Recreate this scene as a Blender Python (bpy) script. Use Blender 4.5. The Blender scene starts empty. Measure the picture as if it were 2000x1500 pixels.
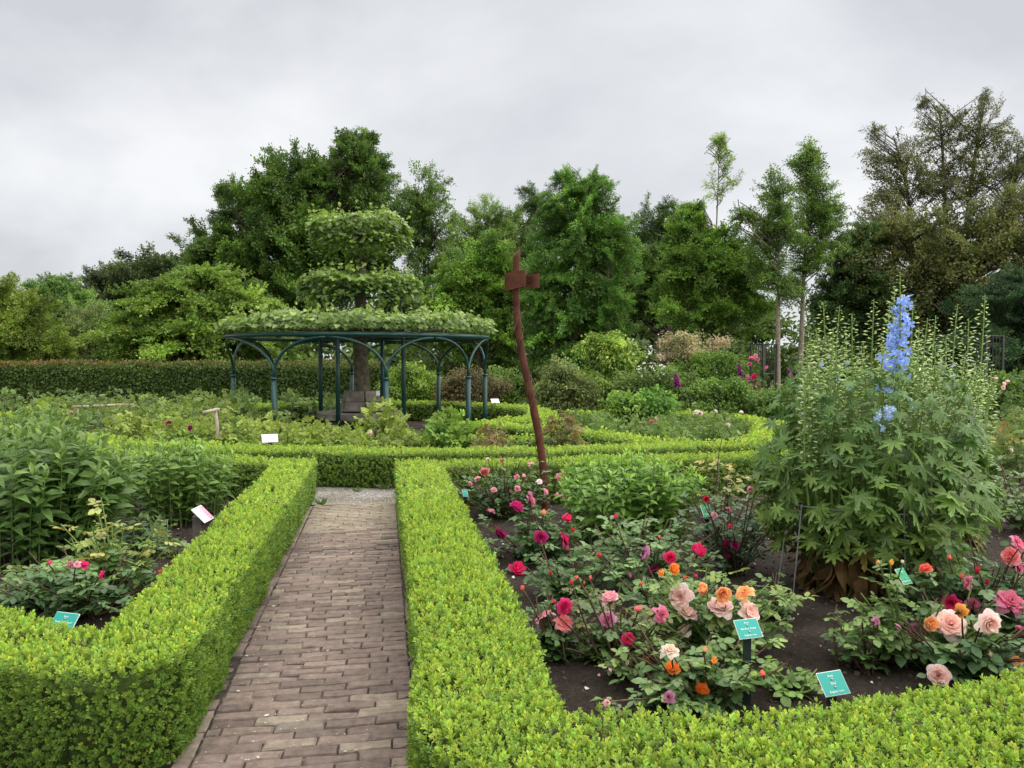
import bpy, math, time
import numpy as np
from mathutils import Vector, Matrix

T0 = time.time()
rng = np.random.default_rng(11)
R = math.radians
scene = bpy.context.scene
COL = scene.collection

# ------------------------------------------------------------------ camera
F, HOR, CAMH = 1500.0, 700.0, 1.54          # focal length in photo pixels, horizon row, eye height (m)
PITCH = math.atan((750 - HOR) / F)
cam_d = bpy.data.cameras.new('camera')
cam_d.sensor_width = 36.0
cam_d.lens = F / 2000.0 * 36.0
cam_d.clip_start = 0.05
cam_d.clip_end = 2000.0
cam = bpy.data.objects.new('camera', cam_d)
COL.objects.link(cam)
cam.location = (0, 0, CAMH)
cam.rotation_euler = (math.pi / 2 - PITCH, 0, 0)
scene.camera = cam

# ------------------------------------------------------------------ sky and sun
world = bpy.data.worlds.new('World')
scene.world = world
world.use_nodes = True
SUN_EL, SUN_AZ = 60.0, 85.0                 # degrees; azimuth clockwise from +Y
nt = world.node_tree
nt.nodes.clear()
def wn(t, **kw):
    n = nt.nodes.new(t)
    for k, v in kw.items():
        setattr(n, k, v)
    return n
out = wn('ShaderNodeOutputWorld')
bg = wn('ShaderNodeBackground')
sky = wn('ShaderNodeTexSky', sky_type='NISHITA', sun_disc=False)
sky.sun_elevation = R(SUN_EL)
sky.sun_rotation = R(SUN_AZ)
tc = wn('ShaderNodeTexCoord')
sep = wn('ShaderNodeSeparateXYZ')
nt.links.new(tc.outputs['Generated'], sep.inputs[0])
zadd = wn('ShaderNodeMath', operation='MAXIMUM'); zadd.inputs[1].default_value = 0.0
nt.links.new(sep.outputs['Z'], zadd.inputs[0])
zoff = wn('ShaderNodeMath', operation='ADD'); zoff.inputs[1].default_value = 0.34
nt.links.new(zadd.outputs[0], zoff.inputs[0])
comb = wn('ShaderNodeCombineXYZ')
for i, ax in enumerate('XY'):
    dv = wn('ShaderNodeMath', operation='DIVIDE')
    nt.links.new(sep.outputs[ax], dv.inputs[0])
    nt.links.new(zoff.outputs[0], dv.inputs[1])
    nt.links.new(dv.outputs[0], comb.inputs[i])
n1 = wn('ShaderNodeTexNoise'); n1.inputs['Scale'].default_value = 0.95; n1.inputs['Detail'].default_value = 7.0
n1.inputs['Roughness'].default_value = 0.52; n1.inputs['Distortion'].default_value = 0.25
off = wn('ShaderNodeVectorMath', operation='ADD'); off.inputs[1].default_value = (3.7, 8.1, 0.0)
nt.links.new(comb.outputs[0], off.inputs[0])
nt.links.new(off.outputs[0], n1.inputs['Vector'])
ramp = wn('ShaderNodeValToRGB')
ramp.color_ramp.elements[0].position = 0.40
ramp.color_ramp.elements[0].color = (0.172, 0.175, 0.184, 1)
ramp.color_ramp.elements[1].position = 0.62
ramp.color_ramp.elements[1].color = (0.25, 0.252, 0.256, 1)
e = ramp.color_ramp.elements.new(0.5); e.color = (0.207, 0.21, 0.217, 1)
nt.links.new(n1.outputs['Fac'], ramp.inputs[0])
skys = wn('ShaderNodeVectorMath', operation='SCALE'); skys.inputs['Scale'].default_value = 0.04
nt.links.new(sky.outputs[0], skys.inputs[0])
mixw = wn('ShaderNodeMix', data_type='RGBA'); mixw.inputs['Factor'].default_value = 0.94
nt.links.new(skys.outputs[0], mixw.inputs['A'])
nt.links.new(ramp.outputs[0], mixw.inputs['B'])
nt.links.new(mixw.outputs['Result'], bg.inputs['Color'])
bg.inputs['Strength'].default_value = 1.0
nt.links.new(bg.outputs[0], out.inputs[0])

sun_d = bpy.data.lights.new('sun', 'SUN')
sun_d.energy = 1.5
sun_d.angle = R(130)
sun_d.color = (1.0, 0.96, 0.9)
sun = bpy.data.objects.new('sun', sun_d)
COL.objects.link(sun)
az, el = R(SUN_AZ), R(SUN_EL)
sdir = Vector((math.sin(az) * math.cos(el), math.cos(az) * math.cos(el), math.sin(el)))
sun.rotation_euler = (-sdir).to_track_quat('-Z', 'Y').to_euler()
sun.location = (0, 0, 30)

scene.view_settings.view_transform = 'Standard'
scene.view_settings.look = 'None'
scene.view_settings.exposure = 1.95
scene.view_settings.gamma = 1.0
scene.view_settings.use_curve_mapping = False
cy = scene.cycles
cy.use_denoising = True
cy.max_bounces = 6
cy.diffuse_bounces = 4
cy.glossy_bounces = 2
cy.transmission_bounces = 4
cy.transparent_max_bounces = 4
cy.caustics_reflective = False
cy.caustics_refractive = False
cy.sample_clamp_indirect = 4.0

# ------------------------------------------------------------------ pixel helpers
FW = np.array([0, math.cos(PITCH), -math.sin(PITCH)])
UP = np.array([0, math.sin(PITCH), math.cos(PITCH)])
def ray(px, py):
    return np.array([1.0, 0, 0]) * ((px - 1000) / F) + UP * ((750 - py) / F) + FW
def G(px, py, z=0.0):
    d = ray(px, py)
    return np.array([0, 0, CAMH]) + d * ((z - CAMH) / d[2])
def AT(px, py, Y):
    d = ray(px, py)
    return np.array([0, 0, CAMH]) + d * (Y / d[1])

# ------------------------------------------------------------------ maths
def unit(v):
    v = np.asarray(v, float)
    return v / np.maximum(np.linalg.norm(v, axis=-1, keepdims=True), 1e-9)
def frames(d, up):
    """columns x,y,z; y along d, z close to up"""
    y = unit(d)
    up = np.broadcast_to(np.asarray(up, float), y.shape)
    z = up - (up * y).sum(-1, keepdims=True) * y
    bad = np.linalg.norm(z, axis=-1) < 1e-4
    if bad.any():
        z[bad] = np.cross(y[bad], np.array([1.0, 0.3, 0.1]))
    z = unit(z)
    x = np.cross(y, z)
    return np.stack([x, y, z], -1)
def rnd_unit(n):
    return unit(rng.normal(size=(n, 3)))
def smooth_line(pts, step, closed=False, iters=3):
    p = np.asarray(pts, float)
    for _ in range(iters):
        if closed:
            q = np.roll(p, -1, 0)
            p = np.stack([p * .75 + q * .25, p * .25 + q * .75], 1).reshape(-1, p.shape[1])
        else:
            a, b = p[:-1], p[1:]
            m = np.stack([a * .75 + b * .25, a * .25 + b * .75], 1).reshape(-1, p.shape[1])
            p = np.vstack([p[:1], m[1:-1], p[-1:]])
    if closed:
        p = np.vstack([p, p[:1]])
    L = np.r_[0, np.cumsum(np.linalg.norm(np.diff(p, axis=0), axis=1))]
    n = max(3, int(L[-1] / step) + 1)
    s = np.linspace(0, L[-1], n)
    return np.stack([np.interp(s, L, p[:, k]) for k in range(p.shape[1])], 1), L[-1]

# ------------------------------------------------------------------ mesh collector
class MB:
    def __init__(self):
        self.V, self.F, self.C, self.n = [], [], [], 0
    def add(self, V, F_, col=(1, 1, 1)):
        V = np.asarray(V, float).reshape(-1, 3)
        F_ = np.asarray(F_, np.int64)
        col = np.asarray(col, float)
        if col.ndim == 1:
            col = np.broadcast_to(col, (len(V), 3))
        self.V.append(V); self.F.append(F_ + self.n); self.C.append(col)
        self.n += len(V)
        return self
    def mesh(self, name, mat=None, smooth=False, origin=None):
        me = bpy.data.meshes.new(name)
        V = np.concatenate(self.V)
        if origin is not None:
            V = V - np.asarray(origin)
        C = np.concatenate(self.C)
        loops = np.concatenate([f.ravel() for f in self.F])
        tot = np.concatenate([np.full(len(f), f.shape[1]) for f in self.F])
        start = np.r_[0, np.cumsum(tot)[:-1]]
        me.vertices.add(len(V)); me.vertices.foreach_set('co', V.astype(np.float32).ravel())
        me.loops.add(len(loops)); me.loops.foreach_set('vertex_index', loops.astype(np.int32))
        me.polygons.add(len(tot)); me.polygons.foreach_set('loop_start', start.astype(np.int32))
        at = me.color_attributes.new('tint', 'FLOAT_COLOR', 'POINT')
        at.data.foreach_set('color', np.c_[C, np.ones(len(C))].astype(np.float32).ravel())
        me.update(calc_edges=True)
        me.polygons.foreach_set('use_smooth', np.full(len(tot), smooth))
        if mat:
            me.materials.append(mat)
        return me
    def obj(self, name, mat, parent=None, smooth=False, kind=None, origin=None):
        if parent is not None:
            origin = world_loc(parent)
        o = bpy.data.objects.new(name, self.mesh(name, mat, smooth, origin))
        COL.objects.link(o)
        if parent is not None:
            o.parent = parent
        elif origin is not None:
            o.location = origin
        if kind:
            o['kind'] = kind
        return o

def world_loc(o):
    l = np.array(o.location)
    while o.parent is not None:
        o = o.parent
        l = l + np.array(o.location)
    return l
def thing(name, loc, label, cat, group=None):
    o = bpy.data.objects.new(name, None)
    o.empty_display_size = 0.1
    COL.objects.link(o)
    o.location = tuple(float(x) for x in loc)
    o['label'] = label; o['category'] = cat
    if group: o['group'] = group
    return o
def tag(o, label, cat, group=None):
    o['label'] = label; o['category'] = cat
    if group: o['group'] = group
    return o
def inst(name, me, M3, P, S, parent, color=(1, 1, 1)):
    """object sharing mesh data, placed at world point P with rotation M3 and scale S"""
    o = bpy.data.objects.new(name, me)
    COL.objects.link(o)
    o.parent = parent
    p = np.asarray(P, float) - world_loc(parent)
    if np.ndim(S) == 0: S = (S, S, S)
    m = np.eye(4); m[:3, :3] = np.asarray(M3) * np.asarray(S)[None, :]; m[:3, 3] = p
    o.matrix_basis = Matrix(m.tolist())
    o.color = (float(color[0]), float(color[1]), float(color[2]), 1)
    return o

def stamp(mb, tv, tf, P, M, S, col, fac=None, col2=None):
    """copies of a template; col (N,3); fac per template vertex mixes col -> col2"""
    N, n = len(P), len(tv)
    if N == 0: return
    S = np.asarray(S, float)
    if S.ndim == 0: S = np.full(N, float(S))
    S = S[:, None] if S.ndim == 1 else S
    V = np.einsum('nij,nvj->nvi', M, tv[None] * S[:, None, :]) + P[:, None]
    Fc = (tf[None] + (np.arange(N) * n)[:, None, None]).reshape(-1, tf.shape[1])
    if fac is not None:
        C = col[:, None] * (1 - fac)[None, :, None] + col2[:, None] * fac[None, :, None]
    else:
        C = np.repeat(col[:, None], n, 1)
    mb.add(V.reshape(-1, 3), Fc, C.reshape(-1, 3))

def tube(pts, rad, sides=6, caps=True):
    p = np.asarray(pts, float); k = len(p)
    rad = np.broadcast_to(np.asarray(rad, float), (k,))
    t = np.gradient(p, axis=0); t = unit(t)
    ref = np.array([0, 0, 1.0]) if abs(t[0, 2]) < .9 else np.array([1.0, 0, 0])
    u = unit(np.cross(t[0], ref)); us = [u]
    for i in range(1, k):
        u = us[-1] - t[i] * np.dot(us[-1], t[i]); us.append(unit(u))
    us = np.array(us); vs = np.cross(t, us)
    a = np.arange(sides) / sides * 2 * np.pi
    V = p[:, None] + rad[:, None, None] * (np.cos(a)[None, :, None] * us[:, None] + np.sin(a)[None, :, None] * vs[:, None])
    V = V.reshape(-1, 3)
    i, j = np.meshgrid(np.arange(k - 1), np.arange(sides), indexing='ij')
    a0 = i * sides + j; a1 = i * sides + (j + 1) % sides
    Fq = np.stack([a0, a1, a1 + sides, a0 + sides], -1).reshape(-1, 4)
    if caps:
        n = len(V)
        V = np.vstack([V, p[0], p[-1]])
        ft = [[n, (q + 1) % sides, q, q] for q in range(sides)]
        fe = [[n + 1, (k - 1) * sides + q, (k - 1) * sides + (q + 1) % sides] for q in range(sides)]
        return V, Fq, np.array([[x[0], x[1], x[2]] for x in ft] + fe)
    return V, Fq, None
def add_tube(mb, pts, rad, sides=6, col=(1, 1, 1), caps=True):
    V, q, t = tube(pts, rad, sides, caps)
    base = mb.n
    mb.add(V, q, col)
    if t is not None:
        mb.F.append(t + base)
def batch_tubes(mb, A, B, r0, r1, bend, npts=5, sides=4, col=(1, 1, 1)):
    """many thin branches at once, from A to B with a random bow"""
    N = len(A)
    if N == 0: return
    t = np.linspace(0, 1, npts)
    side = rnd_unit(N) * np.linalg.norm(B - A, axis=1, keepdims=True) * bend
    P = A[:, None] * (1 - t)[None, :, None] + B[:, None] * t[None, :, None] + side[:, None] * (np.sin(np.pi * t))[None, :, None]
    d = unit(B - A)
    Mx = frames(d, rnd_unit(N))
    a = np.arange(sides) / sides * 2 * np.pi
    ring = np.cos(a)[None, :, None] * Mx[:, None, :, 0] + np.sin(a)[None, :, None] * Mx[:, None, :, 2]
    rad = np.asarray(r0)[:, None] * (1 - t)[None] + np.asarray(r1)[:, None] * t[None]
    V = P[:, :, None] + rad[:, :, None, None] * ring[:, None]
    i, j = np.meshgrid(np.arange(npts - 1), np.arange(sides), indexing='ij')
    a0 = i * sides + j; a1 = i * sides + (j + 1) % sides
    Fq = np.stack([a0, a1, a1 + sides, a0 + sides], -1).reshape(-1, 4)
    Fq = (Fq[None] + (np.arange(N) * npts * sides)[:, None, None]).reshape(-1, 4)
    mb.add(V.reshape(-1, 3), Fq, col)
def box(mb, c, size, M=None, col=(1, 1, 1), bev=0.0):
    """box with chamfered edges"""
    hx, hy, hz = np.asarray(size, float) / 2
    b = bev
    if b <= 0:
        V = np.array([[sx * hx, sy * hy, sz * hz] for sz in (-1, 1) for sy in (-1, 1) for sx in (-1, 1)])
        Fq = np.array([[0, 2, 3, 1], [4, 5, 7, 6], [0, 1, 5, 4], [2, 6, 7, 3], [0, 4, 6, 2], [1, 3, 7, 5]])
        Fl = [Fq]
    else:
        ring = lambda x, y, z: [[-x, -y, z], [x, -y, z], [x, y, z], [-x, y, z]]
        V = np.array(ring(hx - b, hy - b, -hz) + ring(hx, hy, -hz + b) + ring(hx, hy, hz - b) + ring(hx - b, hy - b, hz))
        q = [[3, 2, 1, 0], [12, 13, 14, 15]]
        for l in range(3):
            for s in range(4):
                q.append([l * 4 + s, l * 4 + (s + 1) % 4, (l + 1) * 4 + (s + 1) % 4, (l + 1) * 4 + s])
        Fl = [np.array(q)]
    if M is not None:
        V = V @ np.asarray(M).T
    base = mb.n
    mb.add(V + np.asarray(c, float), Fl[0], col)

# ------------------------------------------------------------------ materials
def mat(name):
    m = bpy.data.materials.new(name); m.use_nodes = True
    t = m.node_tree; t.nodes.clear()
    return m, t
def nd(t, typ, **kw):
    n = t.nodes.new(typ)
    for k, v in kw.items(): setattr(n, k, v)
    return n
def principled(t, rough=.6, spec=.4, metal=0.0):
    p = nd(t, 'ShaderNodeBsdfPrincipled')
    p.inputs['Roughness'].default_value = rough
    p.inputs['Specular IOR Level'].default_value = spec
    p.inputs['Metallic'].default_value = metal
    o = nd(t, 'ShaderNodeOutputMaterial')
    t.links.new(p.outputs[0], o.inputs[0])
    return p, o
def noise(t, scale, detail=4, coord='Object', rough=.55):
    c = nd(t, 'ShaderNodeTexCoord')
    n = nd(t, 'ShaderNodeTexNoise')
    n.inputs['Scale'].default_value = scale; n.inputs['Detail'].default_value = detail
    n.inputs['Roughness'].default_value = rough
    t.links.new(c.outputs[coord], n.inputs['Vector'])
    return n
def rampn(t, src, stops):
    r = nd(t, 'ShaderNodeValToRGB')
    el_ = r.color_ramp.elements
    el_[0].position, el_[0].color = stops[0][0], (*stops[0][1], 1)
    el_[1].position, el_[1].color = stops[-1][0], (*stops[-1][1], 1)
    for p, c in stops[1:-1]:
        e_ = el_.new(p); e_.color = (*c, 1)
    t.links.new(src, r.inputs[0])
    return r
def mixc(t, a, b, fac, mode='MIX'):
    m = nd(t, 'ShaderNodeMix', data_type='RGBA', blend_type=mode)
    for k, v in (('A', a), ('B', b), ('Factor', fac)):
        i = m.inputs[k]
        if isinstance(v, (int, float)): i.default_value = v
        elif isinstance(v, tuple): i.default_value = (*v, 1) if len(v) == 3 else v
        else: t.links.new(v, i)
    return m.outputs['Result']
def bump(t, p, src, strength=.4, dist=.01):
    b = nd(t, 'ShaderNodeBump'); b.inputs['Strength'].default_value = strength; b.inputs['Distance'].default_value = dist
    t.links.new(src, b.inputs['Height']); t.links.new(b.outputs[0], p.inputs['Normal'])
def leaf_material(name, source, rough=.5, spec=.35, trans=.32, var=.25, back=1.0):
    """foliage: tint from the mesh attribute or the object colour, thin-leaf translucency"""
    m, t = mat(name)
    if source == 'attr':
        c = nd(t, 'ShaderNodeAttribute', attribute_name='tint').outputs['Color']
    else:
        oi = nd(t, 'ShaderNodeObjectInfo')
        at = nd(t, 'ShaderNodeAttribute', attribute_name='tint')
        c = mixc(t, oi.outputs['Color'], at.outputs['Color'], 1.0, 'MULTIPLY')
        rr = nd(t, 'ShaderNodeMapRange'); rr.inputs['To Min'].default_value = 1 - var; rr.inputs['To Max'].default_value = 1 + var
        t.links.new(oi.outputs['Random'], rr.inputs['Value'])
        c = mixc(t, c, rr.outputs[0], 1.0, 'MULTIPLY')
    nz = noise(t, 35 if source == 'attr' else 9, 2)
    g = nd(t, 'ShaderNodeMapRange'); g.inputs['From Min'].default_value = .3; g.inputs['From Max'].default_value = .7
    g.inputs['To Min'].default_value = .82; g.inputs['To Max'].default_value = 1.18
    t.links.new(nz.outputs['Fac'], g.inputs['Value'])
    c = mixc(t, c, g.outputs[0], 1.0, 'MULTIPLY')
    p = nd(t, 'ShaderNodeBsdfPrincipled'); p.inputs['Roughness'].default_value = rough; p.inputs['Specular IOR Level'].default_value = spec
    t.links.new(c, p.inputs['Base Color'])
    tr = nd(t, 'ShaderNodeBsdfTranslucent')
    ct = mixc(t, c, (1.0, 1.05, .45), .45 * back, 'MULTIPLY')
    ct = mixc(t, ct, (1.35, 1.35, 1.35), 1.0, 'MULTIPLY')
    t.links.new(ct, tr.inputs['Color'])
    mx = nd(t, 'ShaderNodeMixShader'); mx.inputs[0].default_value = trans
    t.links.new(p.outputs[0], mx.inputs[1]); t.links.new(tr.outputs[0], mx.inputs[2])
    o = nd(t, 'ShaderNodeOutputMaterial'); t.links.new(mx.outputs[0], o.inputs[0])
    return m
M = {}
M['leaf'] = leaf_material('foliage', 'attr')
M['leaf_gloss'] = leaf_material('glossy_foliage', 'attr', rough=.38, spec=.5)
M['leaf_obj'] = leaf_material('single_leaf', 'obj', rough=.42, spec=.45)
M['petal'] = leaf_material('petal', 'obj', rough=.55, spec=.25, trans=.42, var=.08, back=0.0)
M['petal_attr'] = leaf_material('small_petal', 'attr', rough=.55, spec=.25, trans=.3)

def simple(name, stops, scale, rough=.8, spec=.3, detail=5, bstr=.4, bdist=.01, coord='Object', metal=0.0):
    m, t = mat(name); p, o = principled(t, rough, spec, metal)
    n = noise(t, scale, detail, coord)
    r = rampn(t, n.outputs['Fac'], stops); t.links.new(r.outputs[0], p.inputs['Base Color'])
    if bstr: bump(t, p, n.outputs['Fac'], bstr, bdist)
    return m
M['bark'] = simple('bark', [(.3, (.035, .028, .02)), (.7, (.12, .1, .075))], 9, .9, .2, 8, .8, .03)
M['bark_pale'] = simple('pale_bark', [(.3, (.13, .11, .08)), (.55, (.26, .23, .17)), (.75, (.3, .28, .22))], 14, .85, .2, 6, .4, .01)
M['bark_lime'] = simple('lime_bark', [(.3, (.06, .05, .04)), (.55, (.14, .12, .09)), (.75, (.2, .185, .13))], 12, .9, .2, 8, .6, .02)
M['stem_green'] = simple('green_stem', [(.3, (.1, .16, .04)), (.7, (.17, .25, .07))], 20, .55, .3, 3, 0)
M['stem_brown'] = simple('woody_stem', [(.3, (.05, .035, .02)), (.7, (.16, .09, .06))], 25, .7, .3, 4, 0)
M['hedge_core'] = simple('hedge_inside', [(.35, (.03, .045, .012)), (.7, (.085, .125, .03))], 30, .95, .1, 5, .6, .03)
M['green_paint'] = simple('dark_green_paint', [(.3, (.004, .036, .034)), (.7, (.008, .056, .052))], 6, .38, .5, 4, .05, .002)
M['black_iron'] = simple('black_iron', [(.3, (.012, .012, .013)), (.7, (.03, .028, .028))], 14, .45, .5, 4, .1, .002)
M['wood_grey'] = simple('weathered_wood', [(.25, (.085, .07, .058)), (.5, (.18, .16, .14)), (.75, (.27, .25, .22))], 7, .85, .2, 8, .5, .008)
M['wood_pale'] = simple('barkless_wood', [(.3, (.3, .25, .18)), (.7, (.52, .46, .36))], 9, .8, .2, 6, .4, .006)
M['stake_dark'] = simple('dark_stake', [(.3, (.008, .016, .015)), (.7, (.02, .032, .03))], 20, .6, .3, 4, .2, .003)
M['white_board'] = simple('white_board', [(.3, (.68, .7, .74)), (.7, (.8, .82, .84))], 5, .4, .4, 3, 0)
M['label_green'] = simple('label_teal', [(.3, (.012, .30, .25)), (.7, (.016, .34, .29))], 5, .4, .4, 3, 0)
M['label_green2'] = simple('label_mid_green', [(.3, (.012, .28, .12)), (.7, (.016, .33, .15))], 5, .4, .4, 3, 0)
M['label_edge'] = simple('label_core_white', [(.3, (.7, .78, .76)), (.7, (.82, .86, .85))], 5, .5, .4, 3, 0)
M['letter_white'] = simple('engraved_white', [(.3, (.78, .82, .8)), (.7, (.85, .86, .85))], 9, .6, .3, 2, 0)
M['bolt'] = simple('bolt_steel', [(.3, (.35, .36, .37)), (.7, (.5, .5, .5))], 30, .35, .5, 2, 0, metal=.9)
M['print_pink'] = simple('printed_picture', [(.3, (.55, .12, .25)), (.5, (.75, .35, .5)), (.7, (.35, .2, .1))], 28, .5, .4, 4, 0)
M['print_grey'] = simple('printed_text_grey', [(.4, (.25, .26, .28)), (.6, (.5, .52, .55))], 60, .5, .4, 4, 0)
M['dry_leaf'] = simple('withered_leaf', [(.3, (.07, .04, .018)), (.6, (.2, .12, .05)), (.8, (.3, .2, .09))], 8, .85, .1, 4, 0)
M['cane_grey'] = simple('grey_wire', [(.3, (.12, .125, .12)), (.7, (.22, .22, .21))], 20, .5, .4, 3, 0)
# rust
m, t = mat('rusted_steel'); p, o = principled(t, .85, .2)
n = noise(t, 6, 9, rough=.65); r = rampn(t, n.outputs['Fac'], [(.3, (.035, .014, .01)), (.48, (.085, .031, .019)), (.62, (.12, .044, .024)), (.8, (.17, .085, .055))])
t.links.new(r.outputs[0], p.inputs['Base Color']); n2 = noise(t, 80, 5); bump(t, p, n2.outputs['Fac'], .35, .004)
M['rust'] = m
M['rust_cut'] = simple('cut_letter_dark', [(.3, (.012, .005, .004)), (.7, (.03, .012, .008))], 20, .9, .1, 3, 0)
# soil
m, t = mat('garden_soil'); p, o = principled(t, .95, .12)
n = noise(t, 3.0, 10, rough=.65); n2 = noise(t, 42, 8, rough=.7)
r = rampn(t, n.outputs['Fac'], [(.3, (.036, .028, .023)), (.55, (.075, .06, .05)), (.75, (.12, .1, .085))])
r2 = rampn(t, n2.outputs['Fac'], [(.3, (.55, .55, .55)), (.5, (1, 1, 1)), (.72, (1.5, 1.45, 1.4))])
c = mixc(t, r.outputs[0], r2.outputs[0], 1.0, 'MULTIPLY'); t.links.new(c, p.inputs['Base Color'])
bump(t, p, n2.outputs['Fac'], 1.0, .06); M['soil'] = m
# meadow / rough ground beyond the garden
m, t = mat('rough_grass'); p, o = principled(t, .95, .1)
n = noise(t, .8, 10, rough=.7); r = rampn(t, n.outputs['Fac'], [(.3, (.03, .045, .012)), (.6, (.06, .085, .025)), (.8, (.09, .1, .04))])
t.links.new(r.outputs[0], p.inputs['Base Color']); n2 = noise(t, 30, 6); bump(t, p, n2.outputs['Fac'], .9, .05); M['ground'] = m
# shell gravel
m, t = mat('pale_gravel'); p, o = principled(t, .9, .2)
co = nd(t, 'ShaderNodeTexCoord'); v = nd(t, 'ShaderNodeTexVoronoi'); v.inputs['Scale'].default_value = 75
t.links.new(co.outputs['Object'], v.inputs['Vector'])
sr = nd(t, 'ShaderNodeSeparateColor'); t.links.new(v.outputs['Color'], sr.inputs[0])
r = rampn(t, sr.outputs[0], [(.0, (.12, .105, .09)), (.45, (.24, .225, .2)), (.8, (.38, .36, .335)), (1.0, (.55, .54, .51))])
n = noise(t, 2.2, 6); r2 = rampn(t, n.outputs['Fac'], [(.35, (.55, .48, .36)), (.6, (1, 1, 1))])
c = mixc(t, r.outputs[0], r2.outputs[0], .8, 'MULTIPLY'); t.links.new(c, p.inputs['Base Color'])
bump(t, p, v.outputs['Distance'], .9, .012); M['gravel'] = m
# jointing sand
M['sand'] = simple('jointing_sand', [(.35, (.035, .03, .025)), (.58, (.075, .065, .053)), (.72, (.3, .27, .22))], 16, .95, .1, 6, .8, .008)
# bricks
m, t = mat('clay_paver'); p, o = principled(t, .88, .22)
oi = nd(t, 'ShaderNodeObjectInfo'); geo = nd(t, 'ShaderNodeNewGeometry')
r = rampn(t, oi.outputs['Random'], [(0, (.14, .108, .095)), (.3, (.178, .136, .119)), (.6, (.205, .158, .137)), (.82, (.226, .178, .152)), (.93, (.28, .24, .185)), (1, (.125, .105, .098))])
def gnoise(scale, detail, rough=.6):
    n_ = nd(t, 'ShaderNodeTexNoise'); n_.inputs['Scale'].default_value = scale; n_.inputs['Detail'].default_value = detail; n_.inputs['Roughness'].default_value = rough
    t.links.new(geo.outputs['Position'], n_.inputs['Vector']); return n_
n = gnoise(22, 8, .7); r2 = rampn(t, n.outputs['Fac'], [(.28, (.6, .6, .6)), (.5, (1, 1, 1)), (.75, (1.4, 1.38, 1.35))])
c = mixc(t, r.outputs[0], r2.outputs[0], 1.0, 'MULTIPLY')
n3 = gnoise(3.0, 5, .6); r3 = rampn(t, n3.outputs['Fac'], [(.3, (.75, .75, .72)), (.7, (1.2, 1.18, 1.15))])
c = mixc(t, c, r3.outputs[0], 1.0, 'MULTIPLY')
n4 = gnoise(7.5, 6, .7); r4 = rampn(t, n4.outputs['Fac'], [(.672, (0, 0, 0)), (.70, (1, 1, 1))])
c = mixc(t, c, (.5, .46, .38), r4.outputs[0]); t.links.new(c, p.inputs['Base Color'])
n5 = gnoise(90, 6, .7); bump(t, p, n5.outputs['Fac'], .5, .004); M['brick'] = m

# ------------------------------------------------------------------ layout lines (metres; camera at 0,0 looking along +Y)
VPX = (749 - 1000) / F
PD = unit(np.array([VPX, 1.0])); PN = np.array([PD[1], -PD[0]])
PO = np.array([-0.31, 0.0])
def pathpt(c, s, z=0.0):
    q = PO + PN * c + PD * s
    return np.array([q[0], q[1], z])
def pline(off, D):
    return (off + VPX * D, D)
LINE = {
 'left_run': [(-4.6, 4.4), (-3.4, 3.75), (-2.7, 3.38), (-2.0, 3.04), (-1.62, 2.89), (-1.47, 2.86), (-1.445, 2.98)] + [pline(-.955, d) for d in (3.3, 4, 5, 6, 7, 7.9, 8.42)],
 'left_back': [pline(-1.0, 8.25), (-2.7, 8.32), (-3.1, 8.45), (-3.6, 8.6), (-5.0, 9.15), (-6.5, 9.95), (-7.8, 10.9)],
 'right_run': [pline(.365, d) for d in (8.3, 7.6, 6.5, 5.5, 4.5, 3.5, 2.9)] + [(-.1, 2.55), (-.07, 2.32), (.04, 2.2), (.28, 2.15), (.6, 2.15), (1.15, 2.22), (1.85, 2.46), (2.6, 2.9), (3.3, 3.5), (4.2, 4.6)],
 'right_back': [pline(.62, 8.1), (-.4, 8.12), (.3, 8.22), (1.13, 8.45), (2.31, 8.67), (2.95, 8.86), (3.6, 9.05), (5.0, 9.6), (6.6, 10.4)],
 'ring': [(-8.6, 12.9), (-7, 11.4), (-5.3, 10.25), (-3.85, 9.68), (-1.85, 9.33), (-.6, 9.25), (.56, 9.45), (1.5, 9.7), (2.25, 9.93)],
 'loop': [(-.6, 13.0), (.08, 12.65), (.65, 12.2), (1.16, 11.6), (1.75, 10.55), (2.2, 10.12), (2.74, 9.95), (3.4, 10.5), (3.95, 11.7), (4.3, 13), (4.4, 14.1), (4.0, 15.1), (2.7, 15.7), (1.1, 15.7)],
 'arc_mid': [(-1.4, 10.75), (-.5, 10.95), (.45, 11.1), (.95, 10.95)],
 'arc_far': [(-.3, 13.9), (.5, 14.2), (1.1, 14.9)],
 'right_far': [(4.6, 13.4), (5.6, 12.9), (7.2, 12.4), (9.5, 12.1), (11.5, 12.2)],
 'left_far': [(-10.8, 15.4), (-9.2, 14.8), (-8.3, 14.1), (-7.7, 13.0)],
}
PERG = np.array([-3.10, 15.8])          # centre of the pergola and its tree
GRAV = [(-8.0, 11.2), (-6.2, 10.15), (-4.3, 9.2), (-2.6, 8.72), (-1.75, 8.62), (-.4, 8.62), (.6, 8.82), (1.6, 9.1), (2.6, 9.35), (4.2, 9.9), (6.5, 11.0)]
gline, _ = smooth_line(GRAV, .12)

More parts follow.
